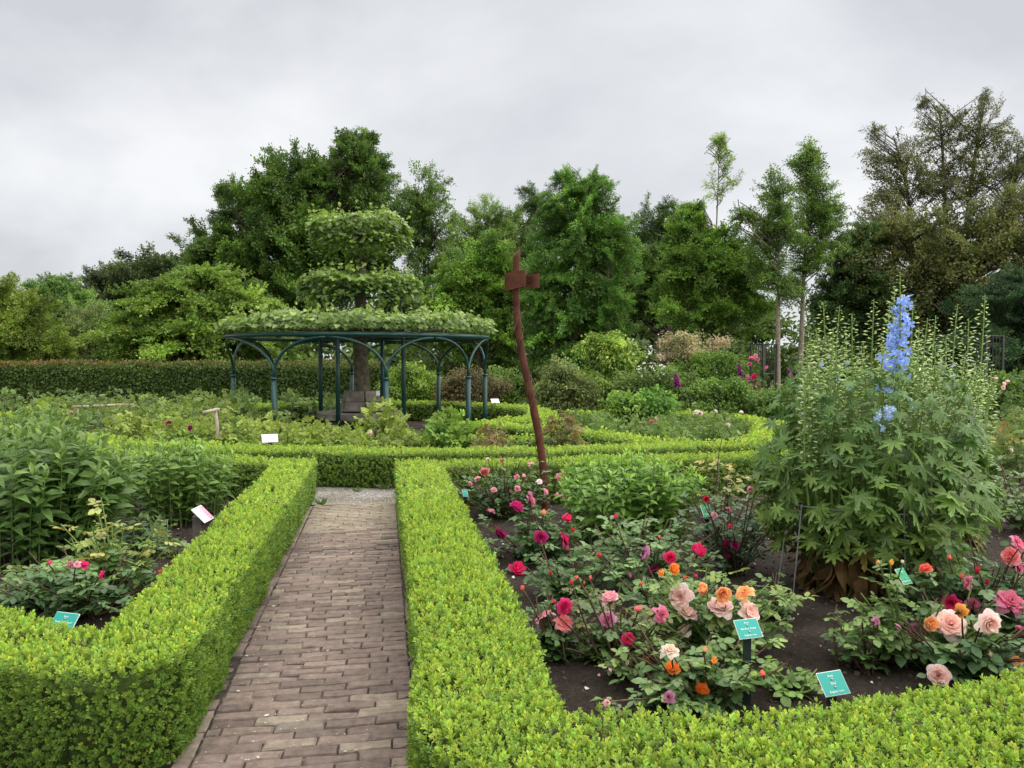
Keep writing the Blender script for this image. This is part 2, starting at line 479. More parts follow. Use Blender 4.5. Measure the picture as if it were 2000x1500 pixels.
# ------------------------------------------------------------------ ground, soil, gravel
def sheet(name, x0, x1, y0, y1, z, material, nx=1, ny=1, kind='structure'):
    mb = MB()
    X, Y = np.meshgrid(np.linspace(x0, x1, nx + 1), np.linspace(y0, y1, ny + 1))
    Z = z(X, Y) if callable(z) else np.full_like(X, z)
    i, j = np.meshgrid(np.arange(nx), np.arange(ny))
    a = j * (nx + 1) + i
    mb.add(np.stack([X, Y, Z], -1).reshape(-1, 3), np.stack([a, a + 1, a + nx + 2, a + nx + 1], -1).reshape(-1, 4))
    o = mb.obj(name, material, smooth=True); o['kind'] = kind
    return o
def lump(X, Y, seeds=7, sc=1.0, seed=3):
    r = np.random.default_rng(seed); h = 0
    for k in range(seeds):
        a = r.uniform(0, 6.28); f = sc * 1.7 ** k * r.uniform(.8, 1.2); ph = r.uniform(0, 6.28)
        h = h + np.sin((X * math.cos(a) + Y * math.sin(a)) * f + ph + 1.3 * np.sin((X * math.sin(a) - Y * math.cos(a)) * f * .7)) / 1.5 ** k
    return h
def soil_z(X, Y):
    h = .010 * lump(X, Y, 9, 2.2, 5) + .012
    c = (X - PO[0]) * PN[0] + (Y - PO[1]) * PN[1]
    s = (X - PO[0]) * PD[0] + (Y - PO[1]) * PD[1]
    h = np.where((np.abs(c) < .6) & (s < 8.7), -.06, h)
    d = np.min(np.hypot(X[..., None] - gline[::4, 0], Y[..., None] - gline[::4, 1]), -1)
    h = np.where(d < .62, -.055, h)
    return np.where(Y > 9.4, -.06, h)
sheet('ground', -400, 400, -60, 700, -.09, M['ground'])
sheet('garden_bed_soil', -26, 26, 8.2, 23.5, -.035, M['soil'], 2, 2)
sheet('planting_bed_soil', -6.5, 6.5, 1.2, 9.6, soil_z, M['soil'], 150, 100)
# gravel ring path
mb = MB()
t_ = np.gradient(gline, axis=0); t_ = unit(t_); nrm = np.stack([t_[:, 1], -t_[:, 0]], 1)
Lp, Rp = gline - nrm * .58, gline + nrm * .58
V = np.stack([np.c_[Lp, np.full(len(Lp), -.008)], np.c_[gline, np.full(len(gline), .004)], np.c_[Rp, np.full(len(Rp), -.008)]], 1).reshape(-1, 3)
k = np.arange(len(gline) - 1)[:, None] * 3
mb.add(V, np.vstack([np.hstack([k, k + 1, k + 4, k + 3]), np.hstack([k + 1, k + 2, k + 5, k + 4])]))
o = mb.obj('gravel_path', M['gravel'], smooth=True); o['kind'] = 'structure'
# loose clods and stones on the soil (uncountable)
mb = MB()
tv = np.array([[1, 0, 0], [-.9, .2, 0], [0, 1, .1], [.1, -1, 0], [.1, .1, .7], [0, 0, -.5]], float)
tf = np.array([[0, 2, 4], [2, 1, 4], [1, 3, 4], [3, 0, 4], [2, 0, 5], [1, 2, 5], [3, 1, 5], [0, 3, 5]])
N = 13000
P = np.c_[rng.uniform(-5.5, 5.5, N), rng.uniform(2.2, 8.3, N), np.zeros(N)]
c_ = (P[:, :2] - PO) @ PN
P = P[np.abs(c_) > .75]; N = len(P)
P[:, 2] = soil_z(P[:, 0], P[:, 1])
g = rng.uniform(.5, 1.4, (N, 1)); cc = np.array([[.075, .06, .05]]) * g
pale = rng.random(N) < .07; cc[pale] = np.array([.4, .37, .3]) * rng.uniform(.5, 1.2, (pale.sum(), 1))
S = .003 + .02 * rng.random(N) ** 2.2; S[pale] *= .55
stamp(mb, tv, tf, P, frames(rnd_unit(N), rnd_unit(N)), S, cc)
m, t = mat('soil_clod'); p, _o = principled(t, .95, .1); a_ = nd(t, 'ShaderNodeAttribute', attribute_name='tint'); nz = noise(t, 90, 4)
rr = rampn(t, nz.outputs['Fac'], [(.3, (.7, .7, .7)), (.7, (1.25, 1.25, 1.25))]); t.links.new(mixc(t, a_.outputs['Color'], rr.outputs[0], 1.0, 'MULTIPLY'), p.inputs['Base Color'])
M['clod'] = m
o = mb.obj('soil_clods', M['clod']); o['kind'] = 'stuff'; tag(o, 'small dark clods and pale stones scattered over the bed soil', 'soil clods')

# ------------------------------------------------------------------ brick path
bp = MB()
s0, s1 = 1.4, 8.24
V = [pathpt(-.54, s0, -.03), pathpt(.54, s0, -.03), pathpt(.54, s1, -.03), pathpt(-.54, s1, -.03),
     pathpt(-.54, s0, -.012), pathpt(.54, s0, -.012), pathpt(.54, s1, -.012), pathpt(-.54, s1, -.012)]
bp.add(V, [[4, 5, 6, 7], [0, 1, 5, 4], [1, 2, 6, 5], [2, 3, 7, 6], [3, 0, 4, 7]])
path = bp.obj('brick_path', M['sand']); path['kind'] = 'structure'
def brick_mesh(L, Wd, seed):
    r = np.random.default_rng(seed)
    hx, hy, hz = L / 2, Wd / 2, .03
    def ring(ins, z, jit):
        xs = np.array([-hx, -hx * .4, hx * .35, hx]); out_ = []
        for x in xs: out_.append([x, -hy, z])
        for x in xs[::-1]: out_.append([x, hy, z])
        a = np.array(out_); a[:, 0] -= np.sign(a[:, 0]) * ins * (np.abs(a[:, 0]) > hx * .9); a[:, 1] -= np.sign(a[:, 1]) * ins
        a[:, :2] += r.normal(size=(8, 2)) * jit; a[:, 2] += r.normal(size=8) * jit * .5
        return a
    base = ring(0, -hz, .0)
    mid = ring(0, hz - .008, .0018); top = ring(.006, hz, .0022)
    V = np.vstack([base, mid, top]); q = []
    for l in range(2):
        for i in range(8): q.append([l * 8 + i, l * 8 + (i + 1) % 8, l * 8 + 8 + (i + 1) % 8, l * 8 + 8 + i])
    for a_, b_, c_, d_ in ((0, 1, 6, 7), (1, 2, 5, 6), (2, 3, 4, 5)): q.append([16 + a_, 16 + b_, 16 + c_, 16 + d_])
    m_ = MB(); m_.add(V, np.array(q)); return m_
full = [brick_mesh(.2045, .0668, k) for k in range(7)]
half = [brick_mesh(.0985, .0668, 20 + k) for k in range(5)]
edge = [brick_mesh(.198, .062, 40 + k) for k in range(4)]
cand = []
nrow = int((s1 - s0) / .0715)
shift = 0.0
for i in range(nrow):
    s = s0 + .036 + i * .0715
    shift = (shift + .1062 + rng.normal() * .018) % .2125
    edges = [-.424]; x = -.424 + (shift if shift > .05 else shift + .2125)
    while x < .37: edges.append(x); x += .2125 + rng.normal() * .003
    edges.append(.426)
    for e0, e1 in zip(edges[:-1], edges[1:]):
        Ln = e1 - e0 - .0045 + rng.normal() * .0015
        c = (e0 + e1) / 2
        bow = .006 * math.sin(s * 2.1) + .004 * math.sin(s * 5.3 + c * 3)
        cand.append((c, s + rng.normal() * .0024 + bow * c, Ln, rng.normal() * .011 + .02 * math.sin(s * 1.3)))
for side in (-1, 1):
    n = int((s1 - s0) / .206)
    for i in range(n):
        cand.append((side * (.462 + rng.normal() * .003), s0 + .1 + i * .206, -1, math.pi / 2 + rng.normal() * .02))
pos = np.array([pathpt(c, s, 0) for c, s, _, _ in cand])
dist = np.hypot(pos[:, 0], pos[:, 1])
hw = 1000 * (dist * 0 + 1) / F
ok = (pos[:, 1] > 2.78) & (np.abs(pos[:, 0]) < pos[:, 1] * .68)
order = np.argsort(np.where(ok, dist, dist + 100))
rest = MB()
fullm = [b.mesh('brick', M['brick']) for b in full]; halfm = [b.mesh('half_brick', M['brick']) for b in half]; edgem = [b.mesh('edge_brick', M['brick']) for b in edge]
base_ang = math.atan2(PN[1], PN[0])
for rank, idx in enumerate(order):
    c, s, kd, rot = cand[idx]
    a = base_ang + rot
    tx, ty = rng.normal() * .012, rng.normal() * .018
    Mr = np.array((Matrix.Rotation(a, 3, 'Z') @ Matrix.Rotation(tx, 3, 'Y') @ Matrix.Rotation(ty, 3, 'X')))
    z = -.03 + .004 + rng.normal() * .0022 + .006 * math.sin(s * 1.7 + c * 4) - .008 * (kd < 0)
    src, bank, sx = (edgem, edge, 1.0) if kd < 0 else ((fullm, full, kd / .2045) if kd > .13 else (halfm, half, kd / .0985))
    v = rng.integers(len(src))
    if rank < 300 and ok[idx]:
        inst('brick' if kd > 0 else 'edging_brick', src[v], Mr, pathpt(c, s, z), (sx, 1, 1), path)
    else:
        b = bank[v]; rest.add((b.V[0] * np.array([sx, 1, 1])) @ Mr.T + pathpt(c, s, z), b.F[0])
o = rest.obj('further_bricks', M['brick'], path); o['kind'] = 'stuff'
# crumbs of pale mortar and shell sand lying in the joints
mb = MB(); n = 900
cc_ = rng.uniform(-.43, .43, n); ss_ = s0 + np.round((rng.uniform(2.7, 8.1, n) - s0) / .0715) * .0715 + rng.normal(size=n) * .006; big = rng.random(n) < .06
P = np.array([pathpt(c, s_, .004 + .004 * rng.random()) for c, s_ in zip(cc_, ss_)])
S = rng.uniform(.0012, .004, n); S[big] *= 3.2
Sx = np.c_[S * rng.uniform(.8, 2.2, n), S, S * .35]
stamp(mb, tv, tf, P, frames(np.c_[rng.normal(size=(n, 2)), np.zeros(n)], np.array([0, 0, 1.0])), Sx, np.array([[.5, .46, .39]]) * rng.uniform(.6, 1.2, (n, 1)))
o = mb.obj('mortar_crumbs', M['clod'], path); o['kind'] = 'stuff'

# ------------------------------------------------------------------ box hedges
def leaf_quads(L=1.0, w=.3, fold=.12, droop=.1, rounds=False, wide=.5):
    """a folded leaf along +Y; 2 triangles, or 2 quads when rounded"""
    if rounds:
        V = np.array([[0, 0, 0], [-w, .38, fold], [-w * .8, .78, fold * .6 - droop * .5], [0, 1, -droop], [w * .8, .78, fold * .6 - droop * .5], [w, .38, fold]]) * L
        return V, np.array([[0, 1, 2, 3], [0, 3, 4, 5]])
    V = np.array([[0, 0, 0], [-w, wide, fold], [0, 1, -droop], [w, wide, fold]]) * L
    return V, np.array([[0, 3, 2], [0, 2, 1]])
def sprig(pairs, leafL, w, rounds, seed, spread=55):
    r = np.random.default_rng(seed); Vs, Fs, fac, n = [], [], [], 0
    lv, lf = leaf_quads(1, w, .1, .08, rounds, .6)
    for k in range(pairs):
        t = .12 + .8 * k / max(1, pairs - 1)
        for sgn in (0, 1):
            a = k * math.pi / 2 + sgn * math.pi + r.normal() * .25
            th = R(spread * (1.15 - .75 * t) + r.normal() * 8)
            d = np.array([math.cos(a) * math.sin(th), math.sin(a) * math.sin(th), math.cos(th)])
            Mx = frames(d[None], np.array([[0, 0, 1.0]]))[0]
            L = leafL * (1.05 - .45 * t ** 3) * r.uniform(.85, 1.15)
            Vs.append((lv * L) @ Mx.T + np.array([0, 0, t * .85])); Fs.append(lf + n); n += len(lv)
            fac.append(np.full(len(lv), .1 + .9 * t) * r.uniform(.85, 1.1))
    # sprig axis is +Z here; rotate so that it runs along +Y
    V = np.vstack(Vs); V = np.c_[V[:, 0], V[:, 2], -V[:, 1]]
    return V, np.vstack(Fs), np.clip(np.concatenate(fac), 0, 1)
SPR = [[sprig(4, .48, .29, False, s, 48) for s in range(6)],
       [sprig(4, .48, .28, False, 10 + s, 48) for s in range(5)],
       [sprig(3, .55, .36, False, 20 + s) for s in range(4)],
       [sprig(2, .7, .42, False, 30 + s) for s in range(4)]]
LOD = [(0, 3.3, 4300, .031), (3.3, 6.0, 3000, .034), (6.0, 10.4, 1080, .047), (10.4, 99, 430, .07)]
def hedge(name, label, line, hw, h, group, closed=False, youth=.75, overhang=.035):
    pts, L = smooth_line(line, .08, closed, 2)
    T = unit(np.gradient(pts, axis=0)); Nn = np.stack([T[:, 1], -T[:, 0]], 1)
    mid = pts[len(pts) // 2]
    root = thing(name, (mid[0], mid[1], 0), label, 'hedge', group)
    # dark twiggy inside
    ins = .055
    prof = np.array([[-hw + ins + overhang, -.02], [-hw + ins, h * .55], [-hw + ins, h - .09], [-hw + ins + .06, h - .05], [hw - ins - .06, h - .05], [hw - ins, h - .09], [hw - ins, h * .55], [hw - ins - overhang, -.02]])
    P3 = np.concatenate([pts[:, None] + Nn[:, None] * prof[None, :, :1], np.broadcast_to(prof[None, :, 1:], (len(pts), 8, 1))], -1)
    if not closed:
        P3[0, :, :2] += T[0] * ins; P3[-1, :, :2] -= T[-1] * ins
    mb = MB(); kk = len(pts); i, j = np.meshgrid(np.arange(kk - 1), np.arange(7), indexing='ij'); a = i * 8 + j
    mb.add(P3.reshape(-1, 3), np.stack([a, a + 1, a + 9, a + 8], -1).reshape(-1, 4))
    e0 = np.array([[0, 1, 6, 7], [1, 2, 5, 6], [2, 3, 4, 5]]); mb.F.append(e0); mb.F.append(e0[:, ::-1] + (kk - 1) * 8)
    mb.obj('inner_twigs', M['hedge_core'], root)
    # sprigs over the surface
    per = np.array([h, 2 * hw, h]); tot = per.sum()
    mbf = MB()
    cap = 0 if closed else 2 * hw * h / tot
    N = int((L + 2 * cap) * tot * LOD[0][2] * 3.2)
    s = rng.uniform(-cap, L + cap, N); u = rng.uniform(0, tot, N)
    ds = L / (len(pts) - 1)
    kap = np.gradient(np.unwrap(np.arctan2(T[:, 1], T[:, 0]))) / ds      # curvature, so that bends stay as full as straights
    k0 = kap[np.clip((np.clip(s, 0, L) / ds).astype(int), 0, len(pts) - 1)]
    xo = np.clip(u - h - hw, -hw, hw)
    kp = rng.random(N) < np.clip(np.abs(1 + k0 * xo), .25, 3.2) / 3.2
    s, u = s[kp], u[kp]; N = len(s)
    sc = np.clip(s, 0, L) / L * (len(pts) - 1)
    idx = np.clip(sc.astype(int), 0, len(pts) - 2); fr = (sc - idx)[:, None]
    C = pts[idx] * (1 - fr) + pts[idx + 1] * fr
    Tn = unit(T[idx] * (1 - fr) + T[idx + 1] * fr); Nr = np.stack([Tn[:, 1], -Tn[:, 0]], 1)
    x = np.empty(N); z = np.empty(N); nx = np.zeros(N); nz = np.zeros(N)
    left = u < h; right = u > h + 2 * hw; top = ~(left | right)
    x[left] = -hw; z[left] = u[left]; nx[left] = -1
    x[right] = hw; z[right] = u[right] - h - 2 * hw; nx[right] = 1
    x[top] = u[top] - h - hw; z[top] = h; nz[top] = 1
    side = left | right
    x[side] -= nx[side] * overhang * (1 - np.clip(z[side] / (h * .6), 0, 1))
    # soft shoulders
    rc = .05
    ed = top & (np.abs(x) > hw - rc); z[ed] -= ((np.abs(x[ed]) - hw + rc) / rc) ** 2 * .02; nx[ed] = np.sign(x[ed]) * .6
    hi = side & (z > h - rc); nz[hi] = .7
    nrm3 = np.c_[Nr * nx[:, None], nz]
    P = np.c_[C + Nr * x[:, None], z]
    # ends
    for at, sg in ((s < 0, -1), (s > L, 1)):
        k_ = at.sum()
        if k_:
            P[at, :2] = C[at] + Nr[at] * rng.uniform(-hw, hw, (k_, 1)); P[at, 2] = rng.uniform(.0, h, k_)
            nrm3[at] = np.c_[Tn[at] * sg, np.zeros(k_)]; nrm3[at, 2] += (P[at, 2] > h - rc) * .7; side[at] = True; top[at] = False
    wav = lump(P[:, 0] * 1.0, P[:, 1] * 1.0 + P[:, 2] * .8, 4, 5.0, 9)
    nrm3 = unit(nrm3)
    P += nrm3 * (wav * .007 + rng.normal(size=N) * .006)[:, None]
    dist = np.hypot(P[:, 0], P[:, 1])
    facing = ((np.array([0, 0, CAMH]) - P) * nrm3).sum(1) > -.15
    for lv, (d0, d1, den, size) in enumerate(LOD):
        keep = (dist >= d0) & (dist < d1) & (rng.random(N) < den / LOD[0][2] * np.where(facing, 1, .16))
        keep &= P[:, 2] > .015
        keep &= ~((dist < 9) & (P[:, 1] < 1.7))
        ii = np.nonzero(keep)[0]
        if not len(ii): continue
        which = rng.integers(len(SPR[lv]), size=len(ii))
        for w_ in range(len(SPR[lv])):
            jj = ii[which == w_]; n = len(jj)
            if not n: continue
            d = nrm3[jj] * 1.0 + np.array([0, 0, .75]) * side[jj, None] + rng.normal(size=(n, 3)) * .28
            Mx = frames(d, rnd_unit(n))
            Pj = P[jj] - unit(d) * size * .62
            tp = top[jj]
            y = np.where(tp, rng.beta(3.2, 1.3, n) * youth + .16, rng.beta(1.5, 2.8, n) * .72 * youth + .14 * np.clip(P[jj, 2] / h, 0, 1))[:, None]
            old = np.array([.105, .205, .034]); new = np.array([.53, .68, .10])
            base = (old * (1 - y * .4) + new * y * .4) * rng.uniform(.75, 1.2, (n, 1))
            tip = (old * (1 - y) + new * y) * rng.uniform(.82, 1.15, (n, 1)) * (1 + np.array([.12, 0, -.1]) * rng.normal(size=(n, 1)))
            V, Ft, fac = SPR[lv][w_]
            S = size * rng.uniform(.75, 1.3, n) * np.where(tp, 1.0, .9) * np.where(tp & (rng.random(n) < .08), 1.35, 1.0)
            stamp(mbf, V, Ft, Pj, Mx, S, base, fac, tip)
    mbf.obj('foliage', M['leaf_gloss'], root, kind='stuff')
    return root
GB = 'clipped box hedges of the rose garden'
hedge('box_hedge', 'clipped box hedge lining the side of the brick path by the tall dark leafy perennials', LINE['left_run'], .205, .425, GB)
hedge('box_hedge', 'clipped box hedge lining the brick path beside the pink and orange roses', LINE['right_run'], .23, .43, GB)
hedge('box_hedge', 'short box hedge closing the bed behind the bright green leafy clump and picture sign', LINE['left_back'], .23, .43, GB, youth=.65)
hedge('box_hedge', 'box hedge running behind the rusty post, pink roses and delphinium', LINE['right_back'], .22, .43, GB, youth=.65)
hedge('box_hedge', 'long curved box hedge across the end of the brick path beyond the gravel', LINE['ring'], .27, .42, GB, youth=.7)
hedge('box_hedge', 'box hedge looping round the oval rose bed with white blooms', LINE['loop'], .24, .42, GB, youth=.75)
hedge('box_hedge', 'short low box hedge behind the rusty post next to red-tipped roses', LINE['arc_mid'], .2, .4, GB, youth=.75)
hedge('box_hedge', 'small box hedge arc beyond the rusty post towards the pergola', LINE['arc_far'], .2, .4, GB, youth=.75)
hedge('box_hedge', 'box hedge glimpsed beyond the tall delphinium', LINE['right_far'], .22, .42, GB, youth=.75)
hedge('box_hedge', 'box hedge bend among the roses in front of the beech hedge', LINE['left_far'], .3, .42, GB, youth=.7)
an = np.linspace(R(-62), R(242), 40)
hedge('box_hedge', 'low box ring hedge around the green pergola', [(PERG[0] + 3.75 * math.cos(a), PERG[1] + 3.75 * math.sin(a)) for a in an], .25, .42, GB, youth=.7)
print('hedges', round(time.time() - T0, 1))

# ------------------------------------------------------------------ trees and shrubs
GAIN = np.array([2.75, 2.55, 2.1])
LEAFQ = leaf_quads(1, .32, .1, .12)
LEAFR = leaf_quads(1, .4, .1, .15, True)
def crown(mb, lobes, leaf, lai, cols, clump, flat=.75, shell=.45, var=.22, droop=.3, below=-.85, tmpl=None, wid=.3):
    """leaf clumps through a set of ellipsoid lobes (cx,cy,cz,rx,ry,rz); returns the clump centres"""
    V, Ft = tmpl or LEAFQ
    cents = []
    for (cx, cy_, cz, rx, ry, rz) in lobes:
        area = math.pi * rx * rz
        n_leaf = int(lai * area / (wid * leaf * leaf) * 1.35)
        clump_ = clump * .8
        mean = (rx * ry * rz) ** (1 / 3)
        ns = max(7, int(11 * max(.6, mean / (2.2 * clump))))
        ds = rnd_unit(ns * 3); ds = ds[ds[:, 2] > below][:ns]; ns = len(ds)
        subc = np.array([cx, cy_, cz]) + ds * rng.uniform(.45, .86, (ns, 1)) * np.array([rx, ry, rz])
        subr = mean * rng.uniform(.26, .56, ns)
        nc = max(8, int(4.4 * (rx * ry + rx * rz + ry * rz) / (clump_ * clump_)))
        si = rng.choice(ns, nc, p=subr ** 2 / (subr ** 2).sum())
        d = rnd_unit(nc)
        c = subc[si] + d * subr[si][:, None] * rng.uniform(.25, 1.05, (nc, 1)) * np.array([1.05, 1.05, .85])
        loose = rng.random(nc) < .3
        dl = rnd_unit(nc); c[loose] = (np.array([cx, cy_, cz]) + dl * rng.uniform(0, .95, (nc, 1)) * np.array([rx, ry, rz]))[loose]
        cents.append(c)
        bright = rng.uniform(1 - var, 1 + var, nc)
        mixk = rng.beta(2, 2, nc)
        w = rng.uniform(.4, 1.6, nc); w /= w.sum()
        which = rng.choice(nc, n_leaf, p=w)
        size = clump_ * rng.uniform(.6, 1.3, nc)[which]
        off_ = rnd_unit(n_leaf) * (rng.random((n_leaf, 1)) ** .42) * np.array([.92, .92, .92 * flat]) * size[:, None]
        P = c[which] + off_
        outd = unit(off_ * np.array([1, 1, .6]) + 1e-3 + d[which] * .4)
        ax = outd * .8 + rng.normal(size=(n_leaf, 3)) * .55 - np.array([0, 0, droop])
        up = np.array([0, 0, 1.0]) + rng.normal(size=(n_leaf, 3)) * .6 + outd * .35
        k = np.clip(mixk[which] + rng.normal(size=n_leaf) * .18, 0, 1)[:, None]
        col = GAIN * (np.array(cols[0]) * (1 - k) + np.array(cols[1]) * k) * (bright[which] * rng.uniform(.78, 1.22, n_leaf))[:, None]
        stamp(mb, V, Ft, P, frames(ax, up), leaf * rng.uniform(.65, 1.3, n_leaf), col)
    return np.vstack(cents)
def px_lobes(lobes, D):
    out_ = []
    for l in lobes:
        px, py, rx, ry = l[:4]; d = D + (l[4] if len(l) > 4 else 0)
        c = AT(px, py, d)
        out_.append((c[0], c[1], c[2], rx * d / F, max(rx, ry) * .75 * d / F, ry * d / F))
    return out_
def bough_mesh(seed, ntw=15, nleaf=30, leaf=.07, spreadz=.3, droop=.25, lw=.32, tw=(.24, .5), puff=.05):
    """a leafy branch of unit length along +Y: bowed stem, side twigs, a leaf at each node"""
    r = np.random.default_rng(seed); mb = MB(); lb = MB()
    stem = lambda t: np.stack([.05 * np.sin(t * 5 + seed), t, .16 * np.sin(np.pi * t * .8) - droop * t ** 2], -1)
    add_tube(mb, stem(np.linspace(0, 1, 7)), np.linspace(.013, .004, 7), 5, (.3, .26, .2), caps=False)
    P, Dd = [], []; A, B = [], []
    for k in range(ntw):
        t = .18 + .8 * (k + r.uniform(0, .6)) / ntw; p = stem(np.array(t)); sg = 1 if k % 2 else -1
        an_ = R(r.uniform(30, 68)) * sg * (1 - .3 * t)
        d = np.array([math.sin(an_), math.cos(an_), r.normal() * spreadz + .05]); d /= np.linalg.norm(d)
        ln = r.uniform(*tw) * (1.05 - .45 * t)
        A.append(p); B.append(p + d * ln)
        tt = r.uniform(.1, 1.05, nleaf)
        q = p + d * (tt * ln)[:, None] + np.array([0, 0, -droop * .5])[None] * (tt ** 2 * ln)[:, None] + r.normal(size=(nleaf, 3)) * puff * np.array([1, 1, .8])
        P.append(q); Dd.append(np.tile(d, (nleaf, 1)) + r.normal(size=(nleaf, 3)) * .75 + np.array([0, 0, -droop * .7]))
    st = rng.bit_generator.state
    batch_tubes(mb, np.array(A), np.array(B), np.full(ntw, .005), np.full(ntw, .002), .05, 4, 4, (.3, .26, .2))
    P, Dd = np.vstack(P), np.vstack(Dd); n = len(P)
    up = np.array([0, 0, 1.0]) + r.normal(size=(n, 3)) * .5
    col = np.ones((n, 3)) * r.uniform(.7, 1.3, (n, 1)) * (1 + np.array([.12, 0, -.1]) * r.normal(size=(n, 1)))
    V, Ft = leaf_quads(1, lw, .1, .14)
    stamp(mb, V, Ft, P, frames(Dd, up), leaf * r.uniform(.6, 1.3, n), col)
    return mb.mesh('bough', M['leaf_obj'])
BOUGH = {
 'broad': [bough_mesh(100 + k, 17, 34, .072, .34, .18) for k in range(6)],
 'airy': [bough_mesh(120 + k, 14, 20, .066, .34, .15) for k in range(5)],
 'sparse': [bough_mesh(140 + k, 12, 11, .06, .4, .05, tw=(.2, .42), puff=.035) for k in range(5)],
 'feather': [bough_mesh(160 + k, 18, 36, .062, .16, .5, lw=.22, puff=.035) for k in range(5)],
 'layered': [bough_mesh(180 + k, 19, 36, .062, .1, .42, puff=.03) for k in range(5)],
}
def tree(name, label, cat, D, base_px, lobes, leaf, lai, cols, clump=.9, trunk=.2, bark='bark', top=None, stems=None, group=None, flat=.75, shell=.45,
         var=.22, droop=.3, bend=.1, twig=.012, lean=None, mat_='leaf', tmpl=None, below=-.85, kind=None, cover=1.0):
    X = (base_px - 1000) / F * D
    base = np.array([X, D, -.09])
    root = thing(name, base, label, cat, group)
    L3 = px_lobes(lobes, D)
    zt = max(l[2] + l[5] * .2 for l in L3)
    w = np.array([l[3] * l[5] for l in L3]); cx = (np.array([l[0] for l in L3]) * w).sum() / w.sum()
    if stems is None:
        zm = (np.array([l[2] + .35 * l[5] for l in L3]) * w).sum() / w.sum()
        tip = AT(*top, D) if top else np.array([cx, D, zm])
        stems = [(base, tip)]
    else:
        stems = [(base + np.array([dx, dy, 0]), AT(tx, ty, D + dy)) for dx, dy, tx, ty in stems]
    tr = MB(); paths = []
    for b, tp in stems:
        t = np.linspace(0, 1, 12)[:, None]
        bow = np.array([rng.normal(), rng.normal(), 0]) * np.linalg.norm(tp - b) * .025
        q = b * (1 - t) + tp * t + bow * np.sin(np.pi * t) + bow.mean() * .4 * np.sin(3 * np.pi * t)
        if lean is not None: q[:, 0] += lean * np.sin(np.pi * t[:, 0])
        add_tube(tr, q, trunk * (1.0 - .9 * np.linspace(0, 1, 12)) * (1 + .35 * np.exp(-np.linspace(0, 12, 12))), 8)
        paths.append(q)
    tr.obj('trunk', M[bark], root, smooth=True)
    Q = np.vstack([np.stack([np.interp(np.linspace(0, 11, 90), np.arange(12), q[:, a_]) for a_ in range(3)], 1) for q in paths]); hmin = base[2] + .12 * zt
    def attach(C):
        A = np.empty_like(C)
        for i, c in enumerate(C):
            hd = np.hypot(c[0] - Q[:, 0], c[1] - Q[:, 1])
            A[i] = Q[np.argmin(np.abs(Q[:, 2] - np.maximum(c[2] - .75 * hd, hmin)) + .15 * hd + rng.uniform(0, .25, len(Q)))]
        return A
    if kind is None:                                   # shrubs: one mass of leaves
        mb = MB()
        C = crown(mb, L3, leaf, lai, cols, clump, flat, shell, var, droop, below, tmpl)
        mb.obj('crown', M[mat_], root, kind='stuff')
        sub = C[rng.random(len(C)) < min(1, 200 / len(C))]
        A = attach(sub); ln = np.linalg.norm(sub - A, axis=1); br = MB()
        batch_tubes(br, A, sub, twig * (.6 + ln * .9), np.full(len(sub), twig * .35), bend, 6, 5)
        br.obj('branches', M[bark], root, smooth=True, kind='stuff')
        return root
    bases, dirs, lens = [], [], []
    for (lx, ly, lz, rx, ry, rz) in L3:
        mean = (rx * ry * rz) ** (1 / 3)
        Lb = float(np.clip(.95 * mean, .8, 2.7))
        nb = max(10, int(cover * 29 * (mean / Lb) ** 2))
        d = rnd_unit(nb * 3); d = d[d[:, 2] > below][:nb]; nb = len(d)
        R3 = np.array([rx, ry, rz])
        surf = np.array([lx, ly, lz]) + d * R3 * rng.uniform(.72, 1.12, (nb, 1))
        out_ = d * R3 / mean
        hz = surf - np.array([cx, D, 0]); hz[:, 2] = 0
        di = unit(unit(out_) + .35 * unit(hz + 1e-6) + np.array([0, 0, .38 if droop < .45 else -.05]) + rng.normal(size=(nb, 3)) * .25)
        Lr = Lb * rng.uniform(.75, 1.25, nb)
        bases.append(surf - di * Lr[:, None] * .92); dirs.append(di); lens.append(Lr)
    bases, dirs, lens = np.vstack(bases), np.vstack(dirs), np.concatenate(lens)
    A = attach(bases); ln = np.linalg.norm(bases - A, axis=1); br = MB()
    batch_tubes(br, A, bases + dirs * lens[:, None] * .1, twig * (.7 + ln * 1.1), np.full(len(A), .014) * lens, bend, 6, 5)
    cr = br.obj('crown', M[bark], root, smooth=True)
    n = len(bases); Mx = frames(dirs, np.array([0, 0, 1.0]) + rng.normal(size=(n, 3)) * (.25 if kind == 'layered' else .8))
    k = np.clip(rng.beta(2, 2, n), 0, 1)[:, None]
    colr = GAIN * (np.array(cols[0]) * (1 - k) + np.array(cols[1]) * k) * rng.uniform(1 - var, 1 + var, (n, 1))
    bank = BOUGH[kind]
    for i in range(n):
        sx = lens[i] * rng.choice([-1, 1])
        inst('bough', bank[rng.integers(len(bank))], Mx[i], bases[i], (abs(sx) * rng.uniform(.85, 1.2), lens[i], lens[i]), cr, colr[i])
    return root
DK = ((.016, .034, .009), (.042, .078, .018))
MD = ((.026, .056, .012), (.07, .125, .026))
LT = ((.045, .085, .018), (.125, .19, .04))
OL = ((.03, .048, .012), (.085, .11, .03))
BR = ((.03, .042, .015), (.078, .088, .03))
BL = ((.014, .036, .018), (.034, .07, .032))
GT = 'trees around the rose garden'
tree('willow_tree', 'pale grey-green tree with open crown at the edge of the tree line', 'tree', 46, 20, [(10, 575, 45, 40), (35, 620, 40, 50), (-60, 590, 60, 60)], .17, 2.6, ((.06, .09, .04), (.14, .18, .08)), 1.1, group=GT, kind='airy', cover=1.2)
